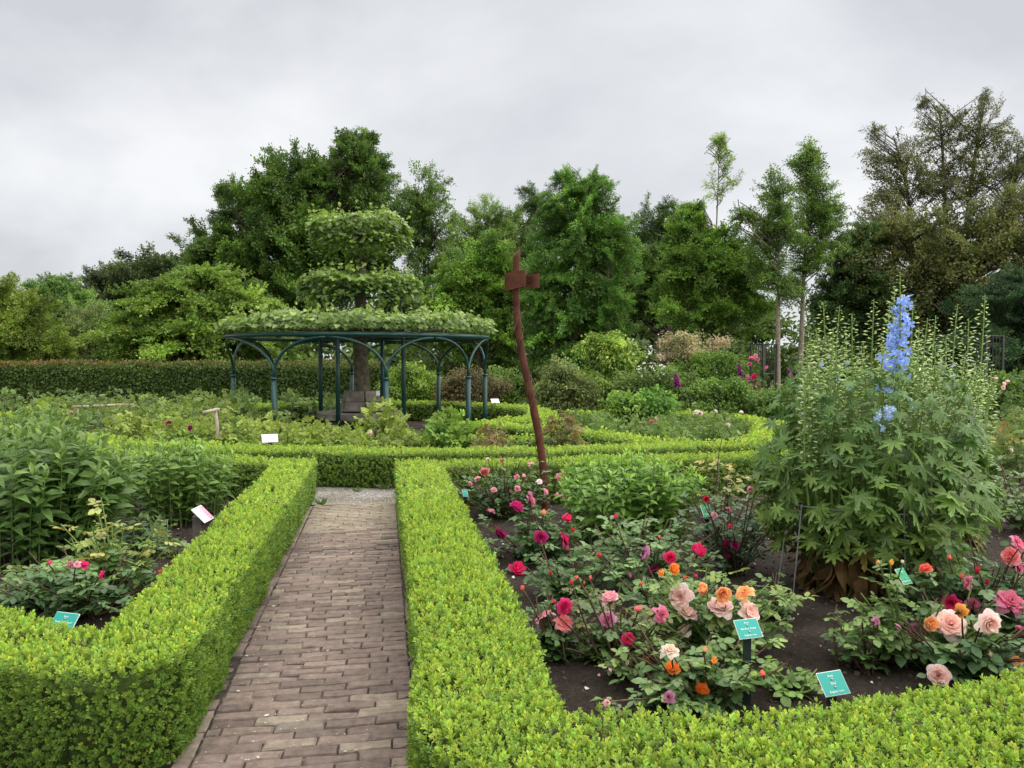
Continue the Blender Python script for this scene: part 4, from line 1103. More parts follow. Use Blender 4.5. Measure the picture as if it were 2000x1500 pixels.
# ------------------------------------------------------------------ rusty name post
def text_mesh(txt, size):
    cu = bpy.data.curves.new('lettering', 'FONT'); cu.body = txt; cu.size = size; cu.align_x = 'CENTER'; cu.align_y = 'CENTER'; cu.extrude = .0004; cu.resolution_u = 2
    ob = bpy.data.objects.new('lettering', cu); COL.objects.link(ob)
    dg = bpy.context.evaluated_depsgraph_get(); dg.update()
    me = bpy.data.meshes.new_from_object(ob.evaluated_get(dg)); bpy.data.objects.remove(ob); bpy.data.curves.remove(cu)
    return me
def rust_post():
    D = 7.75
    pts = [AT(1067, 1000, D), AT(1064, 950, D), AT(1062, 925, D), AT(1057, 880, D), AT(1049, 830, D), AT(1040, 785, D), AT(1029, 740, D), AT(1019, 690, D), AT(1012, 645, D), AT(1008.5, 600, D), AT(1007.5, 555, D), AT(1008, 520, D), AT(1009.5, 494, D)]
    pts[0][2] = -.05
    root = thing('rusty_name_post', (pts[0][0], D, 0), 'tall bent rusty steel pole with a curled name band near its top', 'sculpture')
    line, L = smooth_line(pts, .05, iters=3)
    mb = MB(); kk = len(line); rad = np.interp(np.linspace(0, 1, kk), [0, 1], [.041, .034])
    V, q, tcap = tube(line, rad, 16, False)
    ring = V[-16:]; c = ring.mean(0)
    V[-16:] += np.outer((ring[:, 0] - c[0]) / .034 * .037 + (ring[:, 1] - c[1]) / .034 * .016, [0, 0, 1])
    mb.add(V, q); n = len(V); mb.V[-1] = np.vstack([V, V[-16:].mean(0)]); mb.C[-1] = np.ones((n + 1, 3)); mb.n = n + 1
    mb.F.append(np.array([[n, n - 16 + i, n - 16 + (i + 1) % 16] for i in range(16)]))
    mb.obj('pole', M['rust'], root, smooth=True)
    # wire and thin shoot wound round the pole
    for turns, r_, ph, nm, mt in ((5.5, .051, .4, 'wire', 'stem_brown'), (3.2, .062, 2.2, 'climbing_stem', 'stem_brown')):
        t = np.linspace(.02, .8 if nm == 'wire' else .78, 130)
        ci = np.stack([np.interp(t, np.linspace(0, 1, kk), line[:, a]) for a in range(3)], 1)
        an_ = ph + t * turns * 2 * np.pi
        w = r_ + (.025 * np.sin(t * 31) if nm != 'wire' else 0)
        ci[:, 0] += w * np.cos(an_); ci[:, 1] += w * np.sin(an_)
        m_ = MB(); add_tube(m_, ci, .0035 if nm == 'wire' else .005, 5); m_.obj(nm, M[mt], root, smooth=True)
    # curled band
    s = D / F
    c0 = AT(1008, 548, D)
    plan = np.array([[-22, -6, 3.5], [-15, -11, 3], [-6, -13.5, 1], [3, -14, -1], [11, -13, -3], [17, -9.5, -3.5], [19.5, -4, -2.5], [18.5, 0, -1], [20, 2, 1], [26, 0, 1.2], [33, -3, .5], [40, -4, .2], [45.5, -1, 0.8]], float)
    pl, _ = smooth_line(plan, .8, iters=2)
    kx = len(pl); hh = np.interp(np.linspace(0, 1, kx), [0, .5, .62, 1], [17, 16.5, 13.5, 13.5])
    m_ = MB()
    t_ = unit(np.gradient(pl[:, :2], axis=0)); nn = np.stack([t_[:, 1], -t_[:, 0]], 1) * .45
    Vv = []
    for sg in (1, -1):
        for zz in (-1, 1):
            Vv.append(np.c_[c0[0] + (pl[:, 0] + sg * nn[:, 0]) * s, c0[1] + (pl[:, 1] + sg * nn[:, 1]) * s, c0[2] + (-pl[:, 2] + zz * hh) * s])
    V = np.stack(Vv, 1).reshape(-1, 3); i = np.arange(kx - 1)[:, None] * 4
    Fq = np.vstack([np.hstack([i + a, i + b, i + 4 + b, i + 4 + a]) for a, b in ((0, 1), (3, 2), (1, 3), (2, 0))])
    m_.add(V, Fq); m_.F.append(np.array([[0, 2, 3, 1]])); m_.F.append(np.array([[0, 1, 3, 2]]) + (kx - 1) * 4)
    band = m_.obj('name_band', M['rust'], root)
    for ch, px, sc in (('S', 1028.5, .6), ('X', 1033, .55), ('X', 1038, .6)):
        me = text_mesh(ch, .107); me.materials.append(M['rust_cut'])
        p = AT(px, 548, D); k_ = np.argmin(np.abs(pl[kx // 2:, 0] - (px - 1008))) + kx // 2
        p[1] = c0[1] + (pl[k_, 1] - 2.2) * s
        Mx = np.array(Matrix.Rotation(R(90), 3, 'X')); inst('cut_letter', me, Mx, p, (sc * .6, 1, 1), band)
rust_post()

# ------------------------------------------------------------------ plant labels and signs
def plant_label(label, pts_px, D, lines, matn='label_green', base_D=None):
    """sloping plate whose four photo corners (tl,tr,br,bl) give centre, size and turn"""
    tl, tr_, br, bl = pts_px
    c = np.mean(pts_px, 0); C0 = AT(c[0], c[1], D)
    w = math.hypot(tr_[0] - tl[0], tr_[1] - tl[1]) * D / F
    tilt = R(48)
    hgt = math.hypot(bl[0] - tl[0], bl[1] - tl[1]) * D / F / math.sin(R(48) + math.atan2(CAMH - C0[2], D))
    yaw = math.atan2(-(tr_[1] - tl[1]), tr_[0] - tl[0])
    shear = (0.5 * (bl[0] + br[0] - tl[0] - tr_[0])) / (bl[1] - tl[1] + 1e-6)
    # plate frame: x to the right, y up the plate, z out of the plate
    Mx = np.array(Matrix.Rotation(yaw * 1.25, 3, 'Z') @ Matrix.Rotation(tilt, 3, 'X') @ Matrix.Rotation(math.atan(shear) * .5, 3, 'Z'))
    root = thing('plant_label', (C0[0], C0[1] + .02, 0), label, 'plant label', 'green plant labels in the rose beds')
    m_ = MB(); st = np.array([C0[0], C0[1] + .012, 0]); box(m_, (st[0], st[1], C0[2] / 2 - .035), (.034, .012, C0[2] + .03), None, bev=.002); m_.obj('stake', M['stake_dark'], root)
    m_ = MB(); box(m_, C0, (w, hgt, .004), Mx, bev=.0012); plate = m_.obj('plate', M['label_edge'], root)
    m_ = MB(); box(m_, C0 + Mx[:, 2] * .0026, (w - .005, hgt - .005, .0016), Mx); m_.obj('coloured_face', M[matn], plate)
    for k, yy in enumerate((.16, -.17)):
        m_ = MB(); q = C0 + Mx[:, 1] * yy * hgt + Mx[:, 2] * .004
        add_tube(m_, [q, q + Mx[:, 2] * .0025, q + Mx[:, 2] * .004], [.0042, .0042, .002], 8); m_.obj('bolt', M['bolt'], root, smooth=True)
    for txt, yy, sz in lines:
        me = text_mesh(txt, sz * hgt); me.materials.append(M['letter_white'])
        inst('lettering', me, Mx, C0 + Mx[:, 1] * yy * hgt + Mx[:, 2] * .0038, (1, 1, 1), plate)
    return root
LN = lambda a: [('Rosa', .3, .125), (a, -.01, .125), ('Engelse roos', -.34, .125)]
plant_label('teal plant label on bare soil behind the hedge, no flower near it', [(1596, 1316), (1650, 1310), (1658, 1353), (1604, 1360)], 2.95, LN("'Elise'"))
plant_label('teal plant label half hidden by a shoot under a pale pink rose', [(1434, 1213), (1483, 1208), (1488, 1242), (1439, 1249)], 3.35, LN("'Abraham Darby'"))
plant_label('bright turquoise plant label poking up behind the hedge by the striped pink roses', [(103, 1196), (153, 1199), (146, 1234), (97, 1231)], 3.66, [('Rosa', .28, .125), ("'Ferdinand Pichard'", -.02, .125), ('Historische roos', -.34, .115)])
plant_label('green plant label on a tall dark stake below the delphinium', [(1751, 1112), (1772, 1108), (1779, 1141), (1757, 1142)], 4.1, [('Rosa', .28, .11), ('Engelse roos', -.3, .1)], 'label_green2')
plant_label('green plant label on a dark stake between the leafy clump and dark red roses', [(1369, 987), (1391, 985), (1394, 1008), (1371, 1010)], 5.7, [('Rosa', .28, .12), ('Engelse roos', -.3, .1)], 'label_green2')
plant_label('small teal plant label at the corner of the hedge beside pale pink roses', [(903, 957), (913, 955), (914, 970), (904, 971)], 7.3, [('Rosa', .2, .14)])

def picture_sign():
    C0 = AT(396, 1004, 6.25)
    root = thing('picture_sign', (C0[0] - .06, C0[1] + .02, 0), 'small white sign with pink picture on a wooden post beside the hedge', 'sign')
    m_ = MB(); box(m_, (C0[0] - .05, C0[1] + .02, C0[2] / 2 - .03), (.075, .03, C0[2] + .02), bev=.003); m_.obj('post', M['wood_grey'], root)
    q_ = .7071; Mx = np.array([[0, -q_, q_], [1, 0, 0], [0, q_, q_]])          # sloping board that faces the path
    m_ = MB(); box(m_, C0, (.2, .155, .006), Mx, bev=.0015); pl = m_.obj('board', M['white_board'], root)
    m_ = MB(); box(m_, C0 + Mx[:, 0] * .062 + Mx[:, 2] * .0036, (.068, .14, .0016), Mx); m_.obj('printed_picture', M['print_pink'], pl)
picture_sign()
def white_sign(label, px, py, D, w, h, yaw):
    C0 = AT(px, py, D)
    root = thing('information_sign', (C0[0], C0[1], -.03), label, 'sign', 'white sloping signs among the roses')
    m_ = MB(); box(m_, (C0[0], C0[1] + .02, C0[2] / 2 - .03), (.05, .03, C0[2] + .02), bev=.003); m_.obj('post', M['wood_grey'], root)
    Mx = np.array(Matrix.Rotation(R(yaw), 3, 'Z') @ Matrix.Rotation(R(38), 3, 'X'))
    m_ = MB(); box(m_, C0, (w, h, .006), Mx, bev=.0015); pl = m_.obj('board', M['white_board'], root)
    for k in range(4):
        m_ = MB(); box(m_, C0 + Mx[:, 1] * (h * (.28 - .18 * k)) - Mx[:, 0] * w * .12 + Mx[:, 2] * .0036, (w * .5, h * .045, .0012), Mx); m_.obj('printed_line', M['print_grey'], pl)
white_sign('white sloping sign standing behind the curved hedge among roses', 527, 856, 9.98, .2, .15, 22)
white_sign('white sloping sign in front of the reddish shrub beyond the pergola', 967, 783, 18.2, .2, .15, 20)

def twig_post():
    D = 10.6
    b = AT(426, 862, D); b[2] = -.03
    root = thing('branch_post', b, 'rustic T-shaped post of peeled branches among the roses', 'post')
    m_ = MB(); add_tube(m_, [b, AT(424, 830, D), AT(420, 797, D)], [.03, .026, .022], 8); m_.obj('upright', M['wood_pale'], root, smooth=True)
    m_ = MB(); add_tube(m_, [AT(397, 807, D - .05), AT(411, 803, D - .03), AT(429, 799, D - .03)], [.03, .024, .018], 8); m_.obj('crossbar', M['wood_pale'], root, smooth=True)
    D = 15.2
    c = AT(205, 792, D)
    root = thing('branch_rail', (c[0], D, -.03), 'long pale peeled branch laid as a low rail among the far roses', 'rail')
    m_ = MB(); add_tube(m_, [AT(142, 795, D), AT(190, 793, D), AT(230, 791, D), AT(262, 790, D)], [.028, .03, .026, .02], 8); m_.obj('rail', M['wood_pale'], root, smooth=True)
    for px, py in ((152, 795), (192, 792), (248, 788)):
        q = AT(px, py - 2, D); m_ = MB(); add_tube(m_, [np.array([q[0], D, -.05]), q], [.022, .018], 7); m_.obj('post', M['wood_pale'], root, smooth=True)
twig_post()

def trellis(label, px, D, w_px, ztop, turn):
    c = AT(px, 750, D); c[2] = -.04
    w = w_px * D / F / 1.3
    root = thing('iron_trellis', c, label, 'trellis', 'square black iron rose trellises')
    Mz = np.array(Matrix.Rotation(R(turn), 3, 'Z'))
    P = lambda x, y, z: c + Mz @ np.array([x, y, z])
    iron = M['black_iron']; h = w / 2
    cor = [(-h, -h), (h, -h), (h, h), (-h, h)]
    for x, y in cor:
        m_ = MB(); box(m_, P(x, y, ztop / 2), (.04, .04, ztop), Mz, bev=.004); m_.obj('corner_post', iron, root)
    for k in range(4):
        (xa, ya), (xb, yb) = cor[k], cor[(k + 1) % 4]
        for z in (.45, 1.2, ztop - .01):
            m_ = MB(); add_tube(m_, [P(xa, ya, z), P(xb, yb, z)], .011, 6); m_.obj('cross_bar', iron, root)
        for t in (.2, .4, .6, .8):
            q = (xa + (xb - xa) * t, ya + (yb - ya) * t); m_ = MB(); add_tube(m_, [P(*q, .4), P(*q, ztop)], .007, 5); m_.obj('bar', iron, root)
    return root, c
trellis('square black iron trellis with pink climbing roses beside the slim trunks', 1491, 19.0, 44, 1.94, 24)
trellis('square black iron trellis behind the delphinium', 1925, 15.0, 50, 2.02, 12)
print('structures', round(time.time() - T0, 1))

# ------------------------------------------------------------------ roses: shared bloom and leaf meshes
def petal_grid(rad, hgt, wid, curl, ruffle, seed, nu=5, nv=5, flare=0.0):
    r = np.random.default_rng(seed); ph = r.uniform(0, 6.28, 2)
    u = np.linspace(-1, 1, nu); v = np.linspace(0, 1, nv)
    U, Vv = np.meshgrid(u, v)
    ve = Vv * (1 - .2 * U ** 2)
    rr = rad * np.sin(np.clip(ve, 0, 1) * math.pi / 2 * (1 - .15 * curl)) + flare * ve ** 3
    zz = hgt * ve ** 1.3 - curl * ve ** 4 * rad * .6 + ruffle * np.sin(4 * U + ph[0]) * ve ** 2
    wv = wid * (np.sin(math.pi * np.clip(.12 + .76 * Vv, 0, 1))) ** .7
    an_ = U * wv
    V = np.stack([rr * np.cos(an_), rr * np.sin(an_), zz], -1).reshape(-1, 3)
    i, j = np.meshgrid(np.arange(nv - 1), np.arange(nu - 1), indexing='ij'); a = i * nu + j
    return V, np.stack([a, a + 1, a + nu + 1, a + nu], -1).reshape(-1, 4), ve.ravel()
def rose_mesh(name, rings, seed, inner=(1, .84, .78), outer=(1, 1, 1)):
    mb = MB(); r = np.random.default_rng(seed); ka = 0
    for li, (n, rad, hgt, wid, curl, z0) in enumerate(rings):
        off_ = r.uniform(0, 6.28)
        for k in range(n):
            V, Fq, ve = petal_grid(rad * r.uniform(.88, 1.1), hgt * r.uniform(.88, 1.12), wid * r.uniform(.85, 1.15), curl * r.uniform(.5, 1.5), .05 * rad + .02, r.integers(1e6))
            a = off_ + k * 2 * math.pi / n + r.normal() * .12; tl = r.normal() * .08
            Mz = np.array(Matrix.Rotation(a, 3, 'Z') @ Matrix.Rotation(tl, 3, 'Y'))
            t = li / max(1, len(rings) - 1)
            c = (np.array(outer) * (1 - t) + np.array(inner) * t)[None] * (.82 + .22 * ve[:, None])
            mb.add(V @ Mz.T + np.array([0, 0, z0]), Fq, c * r.uniform(.93, 1.05))
    return mb.mesh(name, M['petal'], smooth=True)
FULL = [(6, 1.0, .22, .75, .6, 0), (6, .9, .42, .7, .25, .02), (6, .74, .55, .75, .1, .04), (6, .56, .6, .8, 0, .05), (5, .4, .6, .9, 0, .06), (4, .25, .58, 1.0, 0, .07), (3, .12, .55, 1.2, 0, .08)]
LOOSE = [(6, 1.05, .12, .7, .9, 0), (6, .95, .34, .62, .5, .02), (6, .75, .45, .6, .3, .04), (5, .5, .48, .7, .1, .06), (4, .28, .42, .9, 0, .06)]
CUP = [(5, .9, .62, .85, .25, 0), (5, .78, .78, .85, 0, .03), (5, .6, .85, .9, -.1, .05), (4, .4, .86, 1.0, -.2, .07), (3, .2, .84, 1.3, -.2, .08)]
BUD = [(4, .5, .95, 1.0, -.45, 0), (3, .36, 1.15, 1.2, -.5, .05), (2, .18, 1.2, 1.6, -.4, .1)]
ROSE = {'full': [rose_mesh('rose_bloom', FULL, s) for s in (1, 2, 3)], 'loose': [rose_mesh('loose_rose_bloom', LOOSE, s) for s in (4, 5)],
        'cup': [rose_mesh('cupped_rose_bloom', CUP, s) for s in (6, 7)], 'bud': [rose_mesh('rose_bud', BUD, s) for s in (8, 9)]}
def leaflet_v(L, w, seed):
    """oval toothed leaflet along +Y"""
    r = np.random.default_rng(seed); n = 6
    t = np.linspace(0, 1, n); hw = w * np.sin(np.pi * t ** .85) ** .8
    hw[0] = hw[-1] = 0
    z = -.16 * t ** 2 * L
    mid = np.c_[np.zeros(n), t * L, z]; lf = np.c_[-hw * L, t * L + .02 * L, z + .10 * hw * L + .01 * r.normal(size=n) * L]; rt = np.c_[hw * L, t * L + .02 * L, z + .10 * hw * L + .01 * r.normal(size=n) * L]
    V = np.vstack([mid, lf, rt]); q = []
    for k in range(n - 1):
        q.append([k, k + 1, n + k + 1, n + k]); q.append([k + 1, k, 2 * n + k, 2 * n + k + 1])
    return V, np.array(q)
def compound(seed, n=5, broad=.34):
    """a rose leaf with five leaflets, unit length along +Y"""
    mb = MB(); r = np.random.default_rng(seed)
    rach = np.array([[0, 0, 0], [0, .3, .03], [0, .62, 0]]); V, q, _ = tube(rach, .012, 4, False); mb.add(V, q, (.8, .9, .7))
    spots = [(.6, 0, .44)] + [(.48, s * 62, .36) for s in (-1, 1)] + [(.26, s * 68, .28) for s in (-1, 1)]
    for y, a, L in spots[:n]:
        V, q = leaflet_v(L * r.uniform(.88, 1.12), broad, r.integers(1e6))
        Mz = np.array(Matrix.Rotation(R(-a + r.normal() * 8), 3, 'Z') @ Matrix.Rotation(r.normal() * .2, 3, 'Y') @ Matrix.Rotation(r.normal() * .15 - .05, 3, 'X'))
        mb.add(V @ Mz.T + np.array([0, y, .02]), q, np.ones(3) * r.uniform(.88, 1.1))
    return mb
COMP = [compound(s) for s in range(5)]; COMPM = [c.mesh('rose_leaf', M['leaf_obj'], smooth=True) for c in COMP]
# light version used where a bush is too small to show single leaflets
def spray(seed, n=7):
    r = np.random.default_rng(seed); Vs, Fs, k = [], [], 0
    V0, F0 = leaf_quads(1, .34, .08, .12)
    for i in range(n):
        y = .15 + .6 * (i // 2) / 3; a = 0 if i == n - 1 else (1 if i % 2 else -1) * 60
        if i == n - 1: y = .62
        Mz = np.array(Matrix.Rotation(R(-a), 3, 'Z') @ Matrix.Rotation(r.normal() * .25, 3, 'Y') @ Matrix.Rotation(r.normal() * .2, 3, 'X'))
        Vs.append(V0 * .38 @ Mz.T + np.array([0, y, 0])); Fs.append(F0 + k); k += len(V0)
    return np.vstack(Vs), np.vstack(Fs)
SPRAY = [spray(s) for s in range(4)]

PINK, HOT, MAG, PALE, WHITE = (.78, .27, .42), (.78, .06, .24), (.5, .035, .2), (.85, .5, .56), (.86, .78, .76)
CORAL, RED, ORG, PEACH, BLUSH, CREAM, MAUVE, PURP, SALM = (.85, .2, .15), (.7, .035, .06), (.9, .38, .08), (.92, .54, .26), (.95, .76, .72), (.88, .8, .68), (.68, .32, .5), (.34, .03, .15), (.84, .32, .34)
GREENL, DARKL, BLUEL, YELL = (.12, .2, .045), (.058, .112, .036), (.085, .15, .052), (.24, .3, .06)
GR = 'rose bushes in the near beds'
BLOOMS, PEND = [], []
def rose_bush(label, base, D_off, blooms, extra, spread, height, nleaf, leafcol, leafL=.13, tipcol=None, group=GR, maxobj=240, stemw=.0045):
    """base: photo pixel where the bush meets the soil; blooms: (px, py, diameter px, colour, kind)"""
    b = G(*base)
    root = thing('rose_bush', (b[0], b[1], 0), label, 'rose bush', group)
    stems = []
    spread, height, nleaf, extra = spread * 1.18, height * 1.1, int(nleaf * 1.65), int(extra * 1.5)
    sm = MB()
    for bl in blooms:
        px, py, dia, colr, kind = bl[:5]; dia = dia * 1.14
        Db = b[1] - spread * rng.uniform(.15, .7) + D_off
        p = AT(px, py, Db)
        if p[2] < .1: p = AT(px, py, Db - .25)
        stems.append((p, True)); size = dia / 2 * p[1] / F
        fac = unit(np.array([rng.normal() * .45, -.75 + rng.normal() * .3, .75 + rng.normal() * .2]))
        if kind == 'bud': fac = unit(np.array([rng.normal() * .25, rng.normal() * .25, 1.0]))
        if len(bl) > 5: fac = unit(np.array(bl[5], float))
        Mx = frames(rnd_unit(1), fac[None])[0]
        y_ = Mx[:, 1]; 
        me = ROSE[kind][rng.integers(len(ROSE[kind]))]
        sc = size * (1.0 if kind != 'bud' else 1.35)
        o_ = inst('bloom' if kind != 'bud' else 'bud', me, Mx, p - fac * size * (.35 if kind != 'bud' else .6), sc, root, np.clip(np.array(colr) * rng.uniform(.92, 1.08), 0, .95))
        BLOOMS.append((*p, size))
        # green calyx under the flower
        add_tube(sm, [p - fac * size * 1.0, p - fac * size * .6, p - fac * size * .3], [stemw, size * .22, size * .3], 6, caps=False)
    for k in range(extra):
        a = rng.uniform(0, 2 * np.pi); rr = spread * math.sqrt(rng.random())
        stems.append((np.array([b[0] + rr * math.cos(a), b[1] + rr * math.sin(a) * .8, height * rng.uniform(.45, 1.0) * (1 - .35 * (rr / max(spread, .01)) ** 2)]), False))
    P, Dd, Tt = [], [], []
    for tip, hasb in stems:
        foot = b + np.array([rng.normal() * .04, rng.normal() * .04, -.02])
        mid = foot * .45 + tip * .55 + np.array([(tip[0] - foot[0]) * .12 + rng.normal() * .03, rng.normal() * .04, tip[2] * .12])
        t = np.linspace(0, 1, 7)[:, None]
        q = foot * (1 - t) ** 2 + 2 * mid * t * (1 - t) + tip * t ** 2
        add_tube(sm, q, np.linspace(stemw * 1.5, stemw * .7, 7), 5, caps=False)
        nl = max(3, int(nleaf / len(stems)))
        tt = rng.uniform(.2, .97 if not hasb else .9, nl)
        qq = foot * (1 - tt[:, None]) ** 2 + 2 * mid * (tt * (1 - tt))[:, None] + tip * (tt ** 2)[:, None]
        a = rng.uniform(0, 2 * np.pi, nl)
        P.append(qq); Dd.append(np.c_[np.cos(a), np.sin(a), rng.uniform(-.35, .45, nl)]); Tt.append(tt)
    sm.obj('stems', M['stem_brown' if sum(leafcol) < .3 else 'stem_green'], root, smooth=True)
    P, Dd, Tt = np.vstack(P), np.vstack(Dd), np.concatenate(Tt)
    n = len(P)
    Mx = frames(Dd, np.array([0, 0, 1.0]) + rng.normal(size=(n, 3)) * .28 + Dd * .15)
    S = leafL * rng.uniform(.6, 1.2, n) * (1.1 - .35 * Tt)
    tc_ = np.array(tipcol if tipcol is not None else np.array(leafcol) * np.array([1.5, 1.35, 1.0]))
    mixt = (np.clip((Tt - .6) / .4, 0, 1) * rng.uniform(.2, 1, n))[:, None]
    colr = 1.5 * (np.array(leafcol) * (1 - mixt) + tc_ * mixt) * rng.uniform(.7, 1.3, (n, 1))
    PEND.append((root, P, Mx, S, colr, maxobj))
    return root
def finish_bushes():
    """hang the leaves; flowers open at the outside of a bush, so no leaf sits right in front of one"""
    B = np.array(BLOOMS); eye = np.array([0, 0, CAMH])
    bd = B[:, :3] - eye; bl = np.linalg.norm(bd, axis=1); bu = bd / bl[:, None]
    for root, P, Mx, S, colr, maxobj in PEND:
        mid_ = P + Mx[:, :, 1] * (S * .5)[:, None]
        ld = mid_ - eye; ll = np.linalg.norm(ld, axis=1); lu = ld / ll[:, None]
        ang = np.arccos(np.clip(lu @ bu.T, -1, 1))
        hid = ((ang < (B[:, 3] * .95 / bl)[None] + (S * .22 / ll)[:, None]) & (ll[:, None] < bl[None] + .02)).any(1)
        ok_ = ~hid
        hang(root, P[ok_], Mx[ok_], S[ok_], colr[ok_], maxobj)
def hang(root, P, Mx, S, colr, maxobj):
    order_ = np.argsort(P[:, 1] - .6 * P[:, 2])
    rest_ = MB()
    for rk, i in enumerate(order_):
        v = rng.integers(5)
        if rk < maxobj:
            inst('leaf', COMPM[v], Mx[i], P[i], S[i], root, colr[i])
        else:
            c = COMP[v]
            for V_, F_, C_ in zip(c.V, c.F, c.C):
                pass
            Vv = np.vstack(c.V); 
            base_n = rest_.n
            rest_.V.append((Vv * S[i]) @ Mx[i].T + P[i]); rest_.C.append(np.vstack(c.C) * colr[i]); rest_.n += len(Vv)
            for F_ in c.F: rest_.F.append(F_ + base_n)
    if rest_.n: rest_.obj('foliage', M['leaf'], root, smooth=True, kind='stuff')
    return root

# beds beside the path: back to front
rose_bush('pale pink rose bush at the foot of the rusty post', (985, 1010), 0, [(947, 918, 18, SALM, 'full'), (932, 935, 13, PALE, 'full'), (920, 942, 12, PALE, 'cup'), (981, 897, 10, PINK, 'cup'), (953, 897, 9, WHITE, 'cup'), (1038, 906, 13, PALE, 'full'), (1010, 932, 12, PALE, 'cup'), (1025, 930, 9, PALE, 'bud'), (1054, 939, 12, WHITE, 'loose'), (1096, 932, 19, PINK, 'full'), (964, 956, 12, PALE, 'full'), (1010, 953, 12, PALE, 'full'), (997, 960, 10, PALE, 'cup'), (1065, 960, 13, PALE, 'full'), (1090, 967, 12, PALE, 'cup'), (1102, 967, 12, PALE, 'cup'), (958, 999, 17, PALE, 'full')], 26, .55, .62, 260, DARKL, .12, GREENL)
rose_bush('white rose behind the bright green leafy clump', (1285, 985), 0, [(1158, 919, 13, WHITE, 'loose'), (1269, 912, 14, WHITE, 'loose'), (1289, 925, 13, PALE, 'loose'), (1342, 942, 16, WHITE, 'loose'), (1145, 978, 9, PALE, 'cup')], 8, .5, .5, 70, GREENL, .11)
rose_bush('pink and magenta rose bush with large dark leaves next to the right-hand hedge', (1045, 1095), 0, [(1011, 989, 30, MAG, 'full'), (1037, 976, 21, PINK, 'full'), (1035, 965, 12, MAUVE, 'cup'), (1060, 1002, 15, PEACH, 'bud'), (977, 1038, 26, MAG, 'full', (-.3, -.8, .5)), (1058, 1045, 26, MAG, 'full'), (1102, 1052, 28, HOT, 'full'), (1107, 1013, 21, HOT, 'cup'), (1109, 1073, 14, SALM, 'bud'), (1120, 1035, 9, RED, 'bud'), (1009, 1112, 34, HOT, 'cup', (.1, -.7, .7))], 16, .42, .5, 190, DARKL, .15)
rose_bush('hot pink and purple rose bush in front of the bright green leafy clump', (1255, 1155), 0, [(1203, 1010, 12, HOT, 'bud'), (1261, 1077, 26, MAUVE, 'full'), (1311, 1087, 26, HOT, 'cup'), (1361, 1075, 34, HOT, 'cup', (0, -.35, .9)), (1276, 1110, 28, PURP, 'loose'), (1232, 1125, 14, MAUVE, 'bud'), (1360, 1125, 11, HOT, 'bud'), (1171, 1087, 13, RED, 'bud'), (1287, 1050, 8, CORAL, 'bud')], 22, .48, .5, 240, BLUEL, .15)
rose_bush('dark-leaved rose bush with small magenta blooms beside the delphinium', (1430, 1120), 0, [(1381, 972, 13, RED, 'cup'), (1425, 995, 13, PINK, 'full'), (1397, 1006, 13, PALE, 'loose'), (1430, 1025, 10, RED, 'bud'), (1415, 1062, 19, MAG, 'cup'), (1437, 1063, 19, MAG, 'full'), (1422, 1088, 13, HOT, 'bud'), (1467, 954, 12, PALE, 'full'), (1476, 960, 8, RED, 'bud'), (1365, 966, 8, PEACH, 'bud')], 24, .5, .62, 240, (.04, .085, .036), .12, (.09, .13, .04))
rose_bush('coral-budded rose bush between the hedge and the orange roses', (1200, 1300), .05, [(1190, 1165, 34, PALE, 'full'), (1187, 1205, 32, MAUVE, 'full'), (1248, 1191, 17, SALM, 'cup'), (1296, 1198, 32, PINK, 'loose'), (1228, 1245, 26, HOT, 'full'), (1232, 1268, 9, CORAL, 'bud'), (1129, 1129, 11, CORAL, 'bud'), (1118, 1138, 11, RED, 'bud'), (1150, 1128, 9, CORAL, 'bud'), (1225, 1296, 11, WHITE, 'bud'), (1262, 1290, 14, ORG, 'bud'), (1194, 1310, 9, PALE, 'bud')], 22, .36, .42, 230, (.07, .12, .035), .115, (.17, .15, .05))
rose_bush('deep pink rose bush low beside the hedge of the brick path', (1085, 1285), 0, [(1062, 1204, 40, PALE, 'loose', (-.2, -.7, .6)), (1103, 1183, 30, HOT, 'full', (.1, -.8, .5)), (1104, 1213, 36, SALM, 'loose', (.3, -.6, .7)), (1085, 1175, 9, RED, 'bud'), (1020, 1150, 11, CORAL, 'bud')], 10, .24, .36, 90, DARKL, .12)
rose_bush('peach and orange rose bush behind the half-hidden plant label', (1385, 1275), 0, [(1381, 1149, 30, PEACH, 'cup'), (1410, 1156, 32, PEACH, 'cup'), (1455, 1152, 34, PEACH, 'loose', (0, -.25, .95)), (1406, 1180, 48, BLUSH, 'full'), (1463, 1195, 44, BLUSH, 'full', (0, -.85, .45)), (1329, 1162, 46, BLUSH, 'loose', (-.2, -.75, .6)), (1343, 1200, 38, BLUSH, 'full'), (1345, 1230, 40, CREAM, 'full'), (1297, 1117, 19, ORG, 'cup'), (1316, 1111, 23, ORG, 'cup'), (1480, 1236, 20, BLUSH, 'full')], 22, .4, .46, 220, (.1, .16, .05), .15, (.22, .28, .07))
rose_bush('orange rose bush with opening buds close behind the front hedge', (1360, 1375), 0, [(1311, 1268, 36, CREAM, 'loose'), (1314, 1305, 30, ORG, 'cup', (0, -.5, .8)), (1371, 1347, 30, ORG, 'cup', (0, -.5, .8)), (1393, 1292, 15, ORG, 'bud'), (1375, 1270, 13, PEACH, 'bud'), (1493, 1319, 17, CORAL, 'bud'), (1305, 1361, 24, MAUVE, 'loose'), (1186, 1372, 14, PALE, 'loose')], 20, .38, .34, 190, (.085, .15, .055), .14, (.22, .29, .07))
